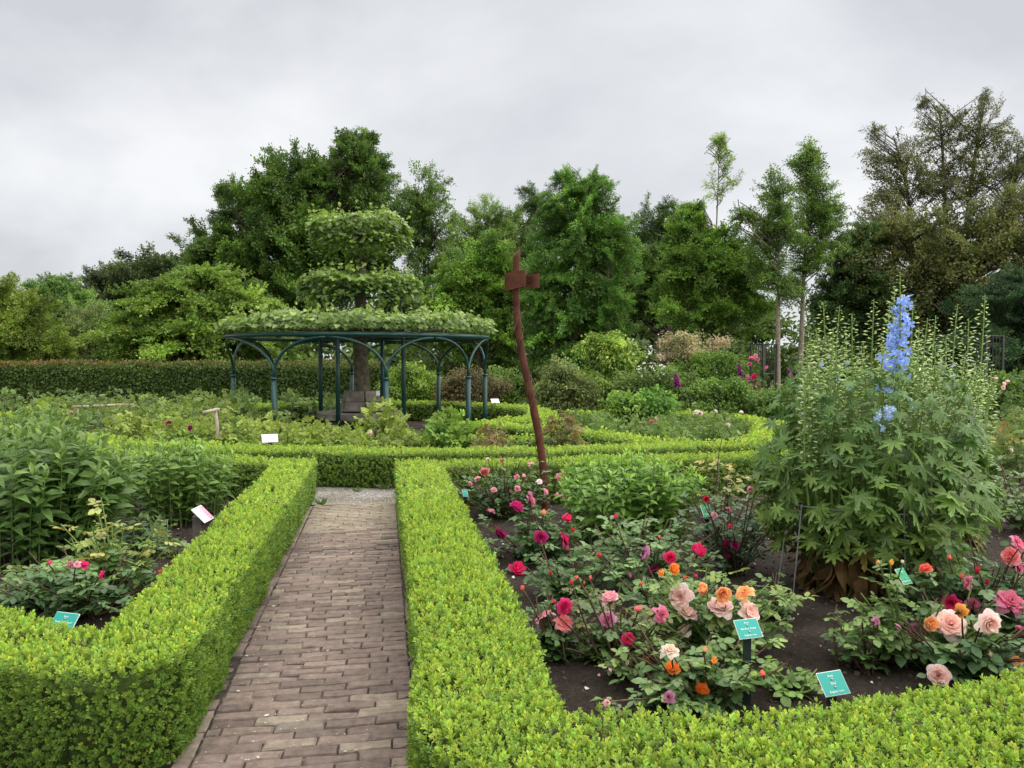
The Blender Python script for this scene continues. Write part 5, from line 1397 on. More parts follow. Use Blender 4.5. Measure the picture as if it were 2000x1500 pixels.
rose_bush('pale pink and apricot rose bush with huge blooms behind the front hedge', (1880, 1310), .0, [(1857, 1216, 58, BLUSH, 'full', (-.3, -.7, .6)), (1930, 1216, 46, BLUSH, 'full', (-.5, -.8, .2)), (1817, 1215, 30, PEACH, 'cup'), (1879, 1192, 28, (.92, .46, .1), 'cup'), (1830, 1320, 42, BLUSH, 'full', (-.7, -.6, .2)), (1989, 1289, 24, PEACH, 'loose'), (1935, 1280, 10, CREAM, 'bud')], 26, .42, .4, 250, (.075, .14, .055), .15, (.18, .25, .07))
rose_bush('deep pink and coral rose bush under the delphinium leaves', (1925, 1225), 0, [(1859, 1174, 34, HOT, 'full'), (1902, 1177, 26, PINK, 'full'), (1808, 1110, 24, CORAL, 'full'), (1979, 1082, 34, SALM, 'full', (0, -.5, .8)), (1990, 1060, 32, PINK, 'loose'), (1992, 1105, 27, PINK, 'full'), (1978, 1170, 52, PINK, 'loose', (0, -.6, .7)), (1910, 1115, 13, RED, 'bud'), (1928, 1138, 11, RED, 'bud'), (1854, 1090, 12, CORAL, 'bud'), (1893, 1136, 26, PINK, 'loose'), (1875, 1127, 12, CORAL, 'bud'), (1791, 1235, 36, MAUVE, 'full', (-.3, -.8, .3)), (1995, 1230, 20, PINK, 'full')], 26, .52, .52, 280, (.05, .1, .04), .14, (.12, .19, .05))
rose_bush('yellow-budded rose shoots around the tall dark label stake', (1790, 1300), 0, [(1738, 1099, 12, (.9, .55, .12), 'bud'), (1717, 1098, 9, PEACH, 'bud'), (1764, 1098, 8, CREAM, 'bud'), (1715, 1212, 16, MAUVE, 'loose'), (1755, 1225, 14, PALE, 'loose')], 10, .3, .5, 90, (.11, .17, .055), .14)
rose_bush('small flowerless rose bush standing alone on bare soil', (1692, 1305), 0, [], 12, .17, .34, 80, (.09, .15, .05), .11)
rose_bush('low leafy rose twigs on the soil beside the front teal label', (1540, 1345), 0, [], 6, .14, .14, 26, (.12, .2, .05), .13)
rose_bush('thin leafy rose shoots at the foot of the delphinium stakes', (1520, 1215), 0, [], 8, .16, .36, 40, (.09, .15, .05), .12)
rose_bush('leggy rose with orange-tinted new shoots before the back hedge', (1405, 1010), 0, [(1490, 915, 8, CREAM, 'bud')], 9, .45, .72, 70, (.1, .15, .045), .15, (.4, .3, .08))
rose_bush('flowerless dark-leaved rose bush between the hedge and the hot pink roses', (1120, 1180), 0, [(1140, 1140, 9, CORAL, 'bud'), (1075, 1120, 9, RED, 'bud')], 16, .34, .4, 130, DARKL, .14)
rose_bush('airy rose bush with coral buds behind the peach roses', (1300, 1215), 0, [(1250, 1140, 10, CORAL, 'bud'), (1335, 1128, 9, CORAL, 'bud')], 16, .36, .42, 130, BLUEL, .14)
rose_bush('leafy flowerless rose bush behind the delphinium at the bed end', (1990, 1040), 0, [], 22, .5, .7, 150, (.09, .155, .05), .15)
# bed across the path
rose_bush('striped pink rose bush behind the turquoise label', (165, 1200), 0, [(136, 1103, 17, PINK, 'full'), (149, 1101, 13, PALE, 'loose'), (162, 1101, 20, HOT, 'full'), (200, 1121, 18, HOT, 'full'), (93, 1100, 11, HOT, 'bud')], 24, .46, .42, 230, (.075, .14, .055), .15, (.16, .24, .06))
rose_bush('rose bush with golden new shoots before the dark leafy perennials', (225, 1165), 0, [(308, 1117, 9, CORAL, 'bud')], 14, .3, .62, 120, (.13, .2, .05), .14, (.45, .32, .1))
rose_bush('low leafy rose bush at the outer end of the left bed', (40, 1185), 0, [(30, 1145, 8, PALE, 'bud')], 18, .42, .32, 150, (.08, .14, .055), .14, (.2, .22, .06))
rose_bush('small rose seedling on open soil near the picture sign', (320, 1095), 0, [], 7, .18, .36, 40, (.11, .18, .06), .1)
finish_bushes()
print('roses', round(time.time() - T0, 1))

# ------------------------------------------------------------------ leafy perennials
def lance(L=1.0, w=.14, n=5, bend=.25):
    t = np.linspace(0, 1, n); hw = w * np.sin(np.pi * t ** .8) ** .9; hw[0] = .01; hw[-1] = 0
    z = .12 * t - bend * t ** 2
    mid = np.c_[np.zeros(n), t, z]; lf = np.c_[-hw, t, z + hw * .35]; rt = np.c_[hw, t, z + hw * .35]
    V = np.vstack([mid, lf, rt]) * L; q = []
    for k in range(n - 1):
        q.append([k, k + 1, n + k + 1, n + k]); q.append([k + 1, k, 2 * n + k, 2 * n + k + 1])
    return V, np.array(q)
LAN = [lance(1, .185, 4, b) for b in (.2, .38, .55)]
LANM = [MB().add(*l).mesh('lance_leaf', M['leaf_obj'], smooth=True) for l in LAN]
def place_leaves(root, P, Mx, S, col, tmpls, meshes, nmax, key, name='leaf', mat_='leaf'):
    """the nmax leaves that show largest become parts, the others one piece of foliage"""
    order_ = np.argsort(key); n = len(P)
    v = rng.integers(len(tmpls), size=n)
    for i in order_[:nmax]:
        inst(name, meshes[v[i]], Mx[i], P[i], S[i], root, col[i])
    rest_ = order_[nmax:]
    if len(rest_):
        mb = MB()
        for k, (V, Fq) in enumerate(tmpls):
            ii = rest_[v[rest_] == k]
            if len(ii): stamp(mb, V, Fq, P[ii], Mx[ii], S[ii], col[ii])
        mb.obj('foliage', M[mat_], root, smooth=True, kind='stuff')
def leafy_clump(label, cx, cyy, rx, ry, h, nst, leafL, cols, tipc, nmax=240, nodes=13, bare=.12, lean=.25):
    root = thing('leafy_perennial', (cx, cyy, 0), label, 'perennial plant', 'tall leafy perennials in the beds')
    sm = MB(); P, Dd, Up, S, C = [], [], [], [], []
    for k in range(nst):
        a = rng.uniform(0, 2 * np.pi); r_ = math.sqrt(rng.random())
        f = np.array([cx + rx * r_ * math.cos(a) * .8, cyy + ry * r_ * math.sin(a) * .8, -.02])
        hh = h * (1 - .26 * r_ ** 2.2) * rng.uniform(.86, 1.04)
        ln = np.array([math.cos(a) * lean * r_ * rx, math.sin(a) * lean * r_ * ry, 0])
        t = np.linspace(0, 1, 6)[:, None]
        q = f + ln * t ** 1.6 + np.array([0, 0, hh]) * t + np.array([rng.normal() * .02, rng.normal() * .02, 0]) * np.sin(np.pi * t)
        add_tube(sm, q, np.linspace(.0055, .0025, 6), 4, caps=False)
        nn = nodes + rng.integers(-2, 3); a0 = rng.uniform(0, 6.28)
        for j in range(nn):
            tt = bare + (1 - bare) * (j + .5) / nn
            p = f + ln * tt ** 1.6 + np.array([0, 0, hh * tt])
            young = np.clip((tt - .82) / .18, 0, 1)
            for sg in (0, 1):
                an_ = a0 + j * math.pi / 2 + sg * math.pi + rng.normal() * .25
                el_ = R(4 + 62 * young + rng.normal() * 12)
                d = np.array([math.cos(an_) * math.cos(el_), math.sin(an_) * math.cos(el_), math.sin(el_)])
                P.append(p); Dd.append(d); Up.append(np.array([0, -.35, 1.0]) + rng.normal(size=3) * .3)
                S.append(leafL * (1.05 - .5 * young) * (.65 + .5 * min(1, tt * 2.2)) * rng.uniform(.82, 1.18))
                kk = np.clip(tt ** 1.5 * .8 + rng.normal() * .12, 0, 1)
                c = np.array(cols[0]) * (1 - kk) + np.array(cols[1]) * kk
                if young > .6: c = c * .4 + np.array(tipc) * .6
                C.append(c * rng.uniform(.8, 1.2))
    sm.obj('stems', M['stem_green'], root, smooth=True)
    P, Dd, Up, S, C = map(np.array, (P, Dd, Up, S, C))
    place_leaves(root, P, frames(Dd, Up), S, C, LAN, LANM, nmax, np.linalg.norm(P - np.array([0, 0, CAMH]), axis=1) - .5 * P[:, 2])
    return root
leafy_clump('tall dark green perennial clump with pointed leaves and reddish tips', -3.78, 5.75, .92, .55, 1.08, 112, .118, ((.055, .12, .025), (.15, .26, .055)), (.17, .25, .065), 290, 17)
leafy_clump('lighter fresh green perennial clump beside the back hedge', -3.12, 7.15, .52, .42, .86, 72, .085, ((.075, .15, .024), (.18, .31, .05)), (.3, .47, .08), 220, 14)
leafy_clump('dark leafy perennial partly showing beyond the tall dark clump', -5.35, 8.3, .6, .4, 1.02, 40, .12, ((.035, .085, .02), (.1, .19, .04)), (.2, .28, .06), 90, 13)
leafy_clump('bright green bushy perennial between the rusty post and the delphinium', 1.0, 6.5, .62, .46, .76, 100, .085, ((.07, .16, .02), (.2, .37, .045)), (.36, .56, .08), 280, 14)
leafy_clump('low dark trailing perennial at the foot of the tall dark clump', -3.0, 5.95, .32, .26, .34, 22, .09, ((.045, .095, .035), (.1, .17, .06)), (.14, .2, .06), 80, 8)

# ------------------------------------------------------------------ delphinium
def palmate(seed, n=7):
    r = np.random.default_rng(seed); pts = []
    tips = np.linspace(-128, 128, n)
    for i, a in enumerate(tips):
        Lr = (1 - .32 * abs(a) / 128) * r.uniform(.92, 1.06)
        if i: pts.append((a - 128 / (n - 1) * 1.0, .34 * r.uniform(.85, 1.1)))
        for da, rr in ((-13, .62), (-7, .66), (-8.5, .83), (-3, .85), (0, 1.0), (3.5, .84), (9, .8), (7, .64), (13, .6)):
            pts.append((a + da * r.uniform(.8, 1.2), Lr * rr * r.uniform(.95, 1.05)))
    pts.append((158, .2)); pts.insert(0, (-158, .2))
    a = np.radians([p[0] for p in pts]); q = np.array([p[1] for p in pts])
    x, y = q * np.sin(a), q * np.cos(a)
    z = -.28 * q ** 2 + .05 * np.cos(a * (n - 1) / R(256) * 2 * np.pi) * q
    V = np.vstack([[0, 0, .02], np.c_[x, y, z]])
    Fq = np.array([[0, k, k + 1] for k in range(1, len(pts))])[:, ::-1]
    return V, Fq
PAL = [palmate(s) for s in range(5)]
PALM = [MB().add(*p).mesh('palmate_leaf', M['leaf_obj']) for p in PAL]
def floret_mesh(seed):
    mb = MB(); r = np.random.default_rng(seed)
    for k in range(5):
        V, Fq, ve = petal_grid(1.0, .18, .52, .3, .05, r.integers(1e6), 5, 4)
        Mz = np.array(Matrix.Rotation(k * 2 * math.pi / 5 + r.normal() * .08, 3, 'Z') @ Matrix.Rotation(r.normal() * .12, 3, 'Y'))
        mb.add(V @ Mz.T, Fq, np.ones(3)[None] * (.85 + .2 * ve[:, None]))
    for k in range(4):
        V, Fq, ve = petal_grid(.28, .3, .7, .2, .02, r.integers(1e6), 4, 3)
        mb.add(V @ np.array(Matrix.Rotation(k * math.pi / 2, 3, 'Z')).T, Fq, (2.2, 1.9, 1.1))
    return mb.mesh('delphinium_floret', M['petal'], smooth=True)
FLO = [floret_mesh(s) for s in range(3)]
BUDT = (np.array([[0, 0, 0], [-.16, .55, 0], [0, .6, .14], [.16, .55, 0], [0, .6, -.14], [0, 1, .02]]), np.array([[0, 1, 2], [0, 2, 3], [0, 3, 4], [0, 4, 1], [1, 5, 2], [2, 5, 3], [3, 5, 4], [4, 5, 1]]))
def delphinium():
    c = np.array([2.37, 5.05, 0.0])
    root = thing('delphinium', c, 'large delphinium clump with lobed leaves, green seed spikes and one blue flower spike', 'delphinium')
    # leaf dome: radius by height, read from the outline
    zz = np.array([.14, .3, .5, .75, 1.0, 1.3, 1.5]); rr_ = np.array([.42, .58, .70, .72, .66, .60, .45])
    n = 980
    z = rng.uniform(.3, 1.48, n); rad = np.interp(z, zz, rr_) * np.where(rng.random(n) < .72, rng.uniform(.88, 1.06, n), rng.uniform(.35, .88, n))
    a = rng.uniform(0, 2 * np.pi, n)
    P = np.c_[c[0] + rad * np.cos(a), c[1] + rad * np.sin(a) * .92, z]
    outd = np.c_[np.cos(a), np.sin(a), np.zeros(n)]
    d = outd * .7 + np.array([0, 0, -.35]) + rng.normal(size=(n, 3)) * .42
    up = outd * .75 + np.array([0, 0, .85]) + rng.normal(size=(n, 3)) * .33
    S = np.interp(z, [.15, .5, .9, 1.15, 1.36], [.115, .13, .12, .088, .062]) * rng.uniform(.6, 1.25, n)
    k = np.clip((z - .2) / 1.1 + rng.normal(size=n) * .2, 0, 1)[:, None]
    col = (np.array([.19, .29, .055]) * (1 - k) + np.array([.12, .225, .065]) * k) * rng.uniform(.75, 1.25, (n, 1))
    yel = (z < .5) & (rng.random(n) < .09); col[yel] = np.array([.32, .24, .06])
    vis = -(P[:, 1]) - .0 + (a > np.pi) * 2 * 0
    place_leaves(root, P - unit(d) * S[:, None] * .35, frames(d, up), S, col, PAL, PALM, 300, P[:, 1] - .35 * (rad / np.interp(z, zz, rr_)))
    # petioles and withered base
    mb = MB(); A = np.c_[c[0] + rng.normal(size=n) * .16, c[1] + rng.normal(size=n) * .13, np.full(n, .0)]
    sel = rng.random(n) < .35
    batch_tubes(mb, A[sel], P[sel] - unit(d[sel]) * .1, np.full(sel.sum(), .006), np.full(sel.sum(), .003), .06, 5, 4)
    mb.obj('leaf_stalks', M['stem_green'], root, smooth=True, kind='stuff')
    mb = MB(); m_ = 380
    a2 = rng.uniform(0, 2 * np.pi, m_); r2 = rng.uniform(.12, .46, m_)
    Pd = np.c_[c[0] + r2 * np.cos(a2), c[1] + r2 * np.sin(a2) * .85, rng.uniform(.02, .42, m_)]
    dd = np.c_[np.cos(a2) * .3, np.sin(a2) * .3, np.full(m_, -1.0)] + rng.normal(size=(m_, 3)) * .25
    V, Fq = lance(1, .22, 5, .5)
    stamp(mb, V, Fq, Pd, frames(dd, rnd_unit(m_)), rng.uniform(.1, .24, m_), np.ones((m_, 3)))
    mb.obj('withered_leaves', M['dry_leaf'], root, kind='stuff')
    # spikes
    tops = [(1566, 690), (1575, 668), (1584, 650), (1594, 641), (1608, 590), (1617, 655), (1628, 640), (1640, 597), (1652, 648), (1664, 612), (1673, 690), (1682, 676), (1707, 584), (1722, 668), (1738, 592), (1783, 588), (1795, 640), (1812, 622), (1828, 616), (1848, 655), (1870, 594), (1892, 622), (1924, 577), (1932, 690), (1906, 705), (1838, 690), (1600, 700), (1634, 700), (1862, 705), (1885, 690), (1815, 700), (1655, 715), (1588, 735), (1942, 740), (1572, 760)]
    def spike(px, py, buds=True, D=None, seedz=.5, name='flower_spike', dense=1.0):
        D = D or c[1] + rng.uniform(-.45, .45)
        tip = AT(px, py, D)
        foot = np.array([c[0] + (tip[0] - c[0]) * .86 + rng.normal() * .02, c[1] + (D - c[1]) * .85, .55])
        t = np.linspace(0, 1, 9)[:, None]
        q = foot * (1 - t) + tip * t + np.array([rng.normal() * .02, 0, 0]) * np.sin(np.pi * t)
        mb = MB(); add_tube(mb, q, np.linspace(.009, .003, 9), 5, (.24, .36, .1), caps=False)
        Lb = min(.68, (tip[2] - foot[2]) * .7); nb = int(Lb / .0088 * dense)
        tt = 1 - (np.arange(nb) + .5) / nb * Lb / (tip[2] - foot[2])
        pb = foot * (1 - tt[:, None]) + tip * tt[:, None]
        an_ = np.arange(nb) * 2.4 + rng.uniform(0, 6); fr = (1 - tt) / (1 - tt).max()
        out_ = np.c_[np.cos(an_), np.sin(an_), np.full(nb, .35)]
        ped = .006 + .03 * np.clip(fr * 2.2, 0, 1)
        e_ = pb + unit(out_) * ped[:, None]
        batch_tubes(mb, pb, e_, np.full(nb, .0014), np.full(nb, .001), .05, 2, 3, (.2, .3, .09))
        gcol = np.array([[.56, .64, .34]]) * rng.uniform(.8, 1.25, (nb, 1))
        stamp(mb, *BUDT, e_, frames(out_ * np.array([1, 1, .3]) + rng.normal(size=(nb, 3)) * .25, rnd_unit(nb)), np.where(fr < .12, .017, .034) * rng.uniform(.8, 1.2, nb), gcol)
        return mb.obj(name, M['leaf'], root)
    for px, py in tops: spike(px, py)
    for k in range(30):
        px = rng.uniform(1562, 1942); spike(px, 640 + 60 * rng.random() + 70 * abs(px - 1752) / 190)
    sp = spike(1758, 532, D=4.75)
    spike(1748, 562, D=4.8)
    # the blue flowers
    def floret(px, py, D, size, colr):
        p = AT(px + rng.normal() * 1.5, py + rng.normal() * 1.5, D + rng.uniform(-.05, .05))
        f = unit(np.array([rng.normal() * .55, -1 + rng.normal() * .25, .25 + rng.normal() * .3]))
        inst('floret', FLO[rng.integers(3)], frames(rnd_unit(1), f[None])[0], p, size, root, colr)
    B1, B2 = (.24, .36, .84), (.44, .58, .92)
    for k in range(52):                      # the tall dense spike
        t = rng.random()
        py = 578 + 152 * t; w = 9 + 26 * t
        px = 1768 - 26 * t + rng.uniform(-1, 1) * w
        floret(px, py, 4.72 + rng.uniform(0, .1), .026 + .009 * rng.random(), np.array(B1) * rng.uniform(.8, 1.3) + np.array([.05, .05, 0]) * rng.random())
    for px, py, s_ in ((1733, 761, .034), (1716, 756, .022), (1748, 768, .022), (1773, 736, .03), (1765, 705, .034), (1775, 690, .03), (1745, 690, .034), (1725, 705, .032)): floret(px, py, 4.65, s_, np.array(B1) * 1.2)
    for k in range(13): floret(1731 + rng.uniform(-19, 19), 809 + rng.uniform(-11, 13), 4.5, .022, np.array(B2) * rng.uniform(.85, 1.05))
    for px, py in ((1783, 795), (1779, 782), (1722, 838), (1720, 830)): floret(px, py, 4.55, .022, B2)
    for px, py, D in ((1605, 713, 5.2), (1616, 702, 5.2), (1655, 708, 5.1), (1630, 732, 5.0), (1637, 740, 5.0), (1655, 758, 4.9), (1558, 780, 5.0), (1559, 790, 5.0), (1563, 812, 4.9), (1862, 731, 5.0), (1863, 752, 5.0), (1891, 702, 5.2), (1862, 712, 5.2), (1925, 700, 5.3)): floret(px, py, D, .019, np.array(B2) * .9)
    return root
delphinium()
def plant_support():
    c = np.array([2.37, 5.05])
    root = thing('plant_support', (c[0] - .35, c[1] - .5, 0), 'thin grey wire plant support standing before the delphinium leaves', 'plant support')
    for (px0, py0), (px1, py1), D in (((1546, 1180), (1566, 985), 4.72), ((1514, 1175), (1532, 1050), 4.85), ((1770, 1160), (1766, 985), 4.5), ((1783, 1150), (1779, 1010), 4.55)):
        a, b = AT(px0, py0, D), AT(px1, py1, D); a[2] = -.03
        mb = MB(); add_tube(mb, [a, (a + b) / 2, b], .004, 6); mb.obj('leg', M['cane_grey'], root)
    mb = MB(); th = np.linspace(R(195), R(345), 30)
    add_tube(mb, np.c_[c[0] + .66 * np.cos(th), c[1] + .55 * np.sin(th), np.full(30, .62)], .004, 6); mb.obj('hoop', M['cane_grey'], root)
plant_support()
print('perennials', round(time.time() - T0, 1))

# ------------------------------------------------------------------ roses and shrubs of the middle distance
GM = 'rose bushes in the beds around the pergola'
def far_rose(label, px, top_py, D, rpx, col, nleaf=150, leafL=.16, blooms=(), tip=None, name='rose_bush', cat='rose bush', group=GM, bare=.15):
    X = (px - 1000) / F * D; h = AT(px, top_py, D)[2]; r = rpx * D / F
    root = thing(name, (X, D, -.035), label, cat, group)
    sm = MB(); ns = 14
    a = rng.uniform(0, 2 * np.pi, ns); q = np.sqrt(rng.random(ns)) * r
    A = np.c_[X + rng.normal(size=ns) * .05, D + rng.normal(size=ns) * .05, np.full(ns, -.04)]
    B = np.c_[X + q * np.cos(a), D + q * np.sin(a), h * (1 - .35 * (q / r) ** 2) * rng.uniform(.75, 1.05, ns)]
    batch_tubes(sm, A, B, np.full(ns, .008), np.full(ns, .003), .08, 5, 4)
    sm.obj('stems', M['stem_brown'], root, smooth=True)
    n = nleaf; a = rng.uniform(0, 2 * np.pi, n); q = np.sqrt(rng.random(n)); zf = rng.random(n) ** .55
    top = h * (1 - .45 * q ** 2.2) * (1 + .12 * np.sin(a * 3 + X * 5))
    z = bare * h + (top - bare * h) * zf
    P = np.c_[X + q * r * np.cos(a), D + q * r * np.sin(a), z]
    outd = np.c_[np.cos(a), np.sin(a), np.zeros(n)]
    d = outd * .7 * q[:, None] + rng.normal(size=(n, 3)) * .6 + np.array([0, 0, .05])
    up = np.array([0, 0, 1.0]) + outd * .4 + rng.normal(size=(n, 3)) * .35
    tp = np.array(tip) if tip is not None else np.array(col) * np.array([1.45, 1.3, 1.0])
    k = np.clip((zf - .55) / .45 + rng.normal(size=n) * .25, 0, 1)[:, None]
    cc = 1.5 * (np.array(col) * (1 - k) + tp * k) * rng.uniform(.72, 1.25, (n, 1))
    mb = MB(); w = rng.integers(4, size=n)
    for v in range(4):
        ii = w == v
        stamp(mb, *SPRAY[v], P[ii], frames(d, up)[ii], leafL * rng.uniform(.65, 1.25, ii.sum()), cc[ii])
    # upright young shoots
    ns = max(3, n // 14); a = rng.uniform(0, 2 * np.pi, ns); q = np.sqrt(rng.random(ns)) * .85
    for t in (.35, .7, 1.0):
        Pt = np.c_[X + q * r * np.cos(a), D + q * r * np.sin(a), h * (1 - .45 * q ** 2.2) + h * .16 * t]
        stamp(mb, *SPRAY[0], Pt, frames(rnd_unit(ns) + np.array([0, 0, .5]), np.array([0, 0, 1.0]) + rng.normal(size=(ns, 3)) * .4), leafL * (1 - .4 * t) * rng.uniform(.6, 1.0, ns), tp[None] * rng.uniform(.8, 1.2, (ns, 1)))
    mb.obj('foliage', M['leaf'], root, kind='stuff')
    for bx, by, dia, colr, kind in blooms:
        p = AT(bx, by, D - r * rng.uniform(.4, .9)); f = unit(np.array([rng.normal() * .3, -.8, .5]))
        me = ROSE[kind][0]; inst('bloom', me, frames(rnd_unit(1), f[None])[0], p, dia / 2 * p[1] / F, root, colr)
    return root
YG = (.13, .19, .045); YG2 = (.16, .22, .055); MG = (.075, .135, .04); GG = (.1, .16, .06); RT = (.17, .12, .05)
near_row = 'low light green rose bush just behind the long curved hedge'
rows = [
 # (D, list of (px, top_py, rpx), colour, label)
 (10.6, [(462, 838, 36), (578, 842, 36), (625, 846, 38), (685, 845, 38), (790, 842, 40)], YG, near_row),
 (11.9, [(250, 812, 52), (345, 806, 52), (440, 800, 48), (520, 822, 45), (610, 826, 45)], YG2, 'spreading yellow-green rose bush in the ring bed before the pergola'),
 (13.4, [(180, 800, 52), (270, 792, 52), (360, 790, 52), (450, 782, 46), (545, 806, 40)], GG, 'mid-green rose bush among the ring bed roses'),
 (15.6, [(90, 786, 55), (190, 784, 52), (290, 780, 52), (385, 778, 50), (460, 772, 40)], YG, 'pale yellow-green rose bush in the far ring bed'),
 (18.6, [(40, 764, 55), (130, 768, 52), (220, 770, 50), (310, 772, 50), (400, 770, 46), (470, 772, 42), (570, 772, 40), (640, 775, 36)], GG, 'soft green rose bush in the row before the beech hedge'),
 (12.6, [(30, 792, 50), (110, 800, 46)], MG, 'deep green rose bush beyond the dark leafy perennial'),
]
ORD = ['nearest', 'second', 'third', 'fourth', 'fifth', 'sixth', 'seventh', 'eighth', 'ninth']
for D, lst, col, lab in rows:
    order_ = sorted(range(len(lst)), key=lambda i_: abs(lst[i_][0] - 705))
    for i_, (px, py, rp) in enumerate(lst):
        rk = order_.index(i_)
        far_rose(f'{lab}, ' + ('nearest to the pergola' if rk == 0 else f'{ORD[rk]} from the pergola'), px, py, D + rng.uniform(-.3, .3), rp * 1.12, np.array(col) * rng.uniform(.85, 1.15), 190 if D < 14 else 130, .15 if D < 14 else .2)
far_rose('rose bush with pale pink blooms behind the white sloping sign', 640, 838, 10.9, 48, YG, 200, .15, [(600, 858, 14, WHITE, 'full'), (648, 843, 9, WHITE, 'full'), (688, 852, 10, PALE, 'full'), (723, 846, 13, WHITE, 'full')])
far_rose('rose bush with salmon blooms beside the T-shaped branch post', 460, 832, 10.8, 34, MG, 130, .15, [(449, 845, 11, SALM, 'full'), (437, 848, 8, SALM, 'cup')])
far_rose('rose bush with dark purple blooms among the ring bed roses', 350, 820, 11.2, 44, YG, 150, .15, [(330, 828, 14, PURP, 'full'), (372, 836, 12, PURP, 'full'), (140, 806, 8, PINK, 'cup')])
far_rose('tall yellow-green rose bush in front of the tree bench', 748, 790, 11.6, 46, YG2, 240, .16)
far_rose('conical blue-green bush beside the pergola post', 462, 766, 13.6, 34, (.06, .12, .045), 200, .13)
far_rose('broad bright green peony-leaved bush behind the curved hedge', 872, 815, 10.9, 52, (.075, .16, .03), 260, .18, tip=(.18, .28, .05), name='peony_bush', cat='peony')
far_rose('rose bush with red new shoots between the peony-leaved bush and rusty post', 965, 842, 10.3, 40, (.1, .14, .045), 170, .13, tip=RT)
far_rose('red-tipped rose bush close beside the rusty post', 1098, 822, 10.6, 42, (.07, .125, .04), 190, .15, tip=RT)
far_rose('red-tipped rose bush glimpsed behind the pale pink roses', 935, 866, 9.9, 26, (.1, .14, .045), 70, .12, tip=RT)
loopl = 'rose bush inside the loop of the oval hedge'; lk = 0
for px, py, D, rp, bl in ((1180, 818, 12.6, 42, []), (1235, 822, 12.0, 44, []), (1275, 826, 12.3, 34, [(1272, 824, 9, PINK, 'full'), (1283, 818, 9, PALE, 'full'), (1253, 829, 7, SALM, 'cup')]), (1310, 826, 11.5, 46, []), (1365, 822, 12.2, 46, []), (1405, 826, 11.3, 42, [(1422, 830, 9, WHITE, 'full')]), (1440, 824, 12.4, 40, []), (1330, 812, 14.0, 50, [(1360, 805, 10, WHITE, 'full'), (1367, 807, 12, WHITE, 'full'), (1398, 803, 7, WHITE, 'full')]), (1400, 810, 14.2, 50, [(1448, 805, 8, WHITE, 'full')])):
    lab = loopl if not bl else {3: 'rose bush with pink blooms inside the oval hedge', 1: 'rose bush with a single white bloom inside the oval hedge'}.get(len(bl), loopl)
    if px == 1330: lab = 'rose bush with a cluster of white blooms at the back of the oval bed'
    if px == 1400: lab = 'rose bush with one small white bloom at the back of the oval bed'
    if lab == loopl: lab = loopl + (', nearest the rusty post' if lk == 0 else f', {ORD[lk]} from the rusty post'); lk += 1
    far_rose(lab, px, py, D, rp, np.array((.1, .165, .055)) * rng.uniform(.85, 1.15), 210, .14, bl)
for px, py, D, rp in ((1130, 806, 14.6, 40), (1165, 812, 13.8, 34), (1340, 792, 16.6, 36)):
    far_rose({1130: 'fresh green low bush behind the looping hedge, nearest the rusty post', 1165: 'fresh green low bush behind the looping hedge, below the bright-tipped peony', 1340: 'fresh green low bush below the shrub with white meadow flowers'}[px], px, py, D, rp, (.085, .15, .04), 150, .16, name='low_bush', cat='bush', group='low green bushes behind the looping hedge')
for px, py, D, rp, bl in ((1955, 822, 11.0, 40, [(1962, 862, 9, WHITE, 'full'), (1985, 858, 8, WHITE, 'full')]), (2010, 800, 12.4, 60, []), (1990, 850, 9.4, 45, [(1975, 880, 9, CREAM, 'full')])):
    far_rose(('rose bush with two white blooms beyond the delphinium' if len(bl) == 2 else 'rose bush with a cream bloom beyond the delphinium') if bl else 'green rose bush by the hedge beyond the delphinium', px, py, D, rp, (.1, .15, .055), 160, .15, bl)
far_rose('brown-tinted low plant beyond the delphinium', 1905 + 60, 838, 10.2, 26, (.2, .13, .06), 90, .12, name='low_bush', cat='bush', group='low green bushes behind the looping hedge')
# climbing roses on the trellises, foxgloves and meadow flowers
far_rose('pink climbing rose on the square iron trellis', 1478, 705, 18.8, 20, (.06, .11, .035), 110, .18, [(1468, 700, 12, PINK, 'full'), (1464, 711, 9, PINK, 'full'), (1478, 702, 11, PINK, 'full'), (1476, 694, 8, PALE, 'full'), (1473, 735, 12, HOT, 'full'), (1460, 736, 9, PINK, 'full'), (1470, 740, 9, PINK, 'full'), (1479, 750, 8, MAUVE, 'full'), (1469, 755, 10, PINK, 'full'), (1484, 766, 12, HOT, 'full'), (1497, 718, 8, PINK, 'full'), (1462, 745, 7, MAUVE, 'full'), (1506, 779, 7, SALM, 'full')], name='climbing_rose', cat='climbing rose', group=None)
far_rose('shrub rose with three pale pink blooms beside the far trellis', 1985, 745, 13.2, 36, (.06, .11, .035), 150, .16, [(1961, 750, 9, BLUSH, 'full'), (1968, 745, 8, BLUSH, 'full'), (1960, 757, 9, BLUSH, 'full'), (1946, 739, 6, BLUSH, 'full')], group=None)
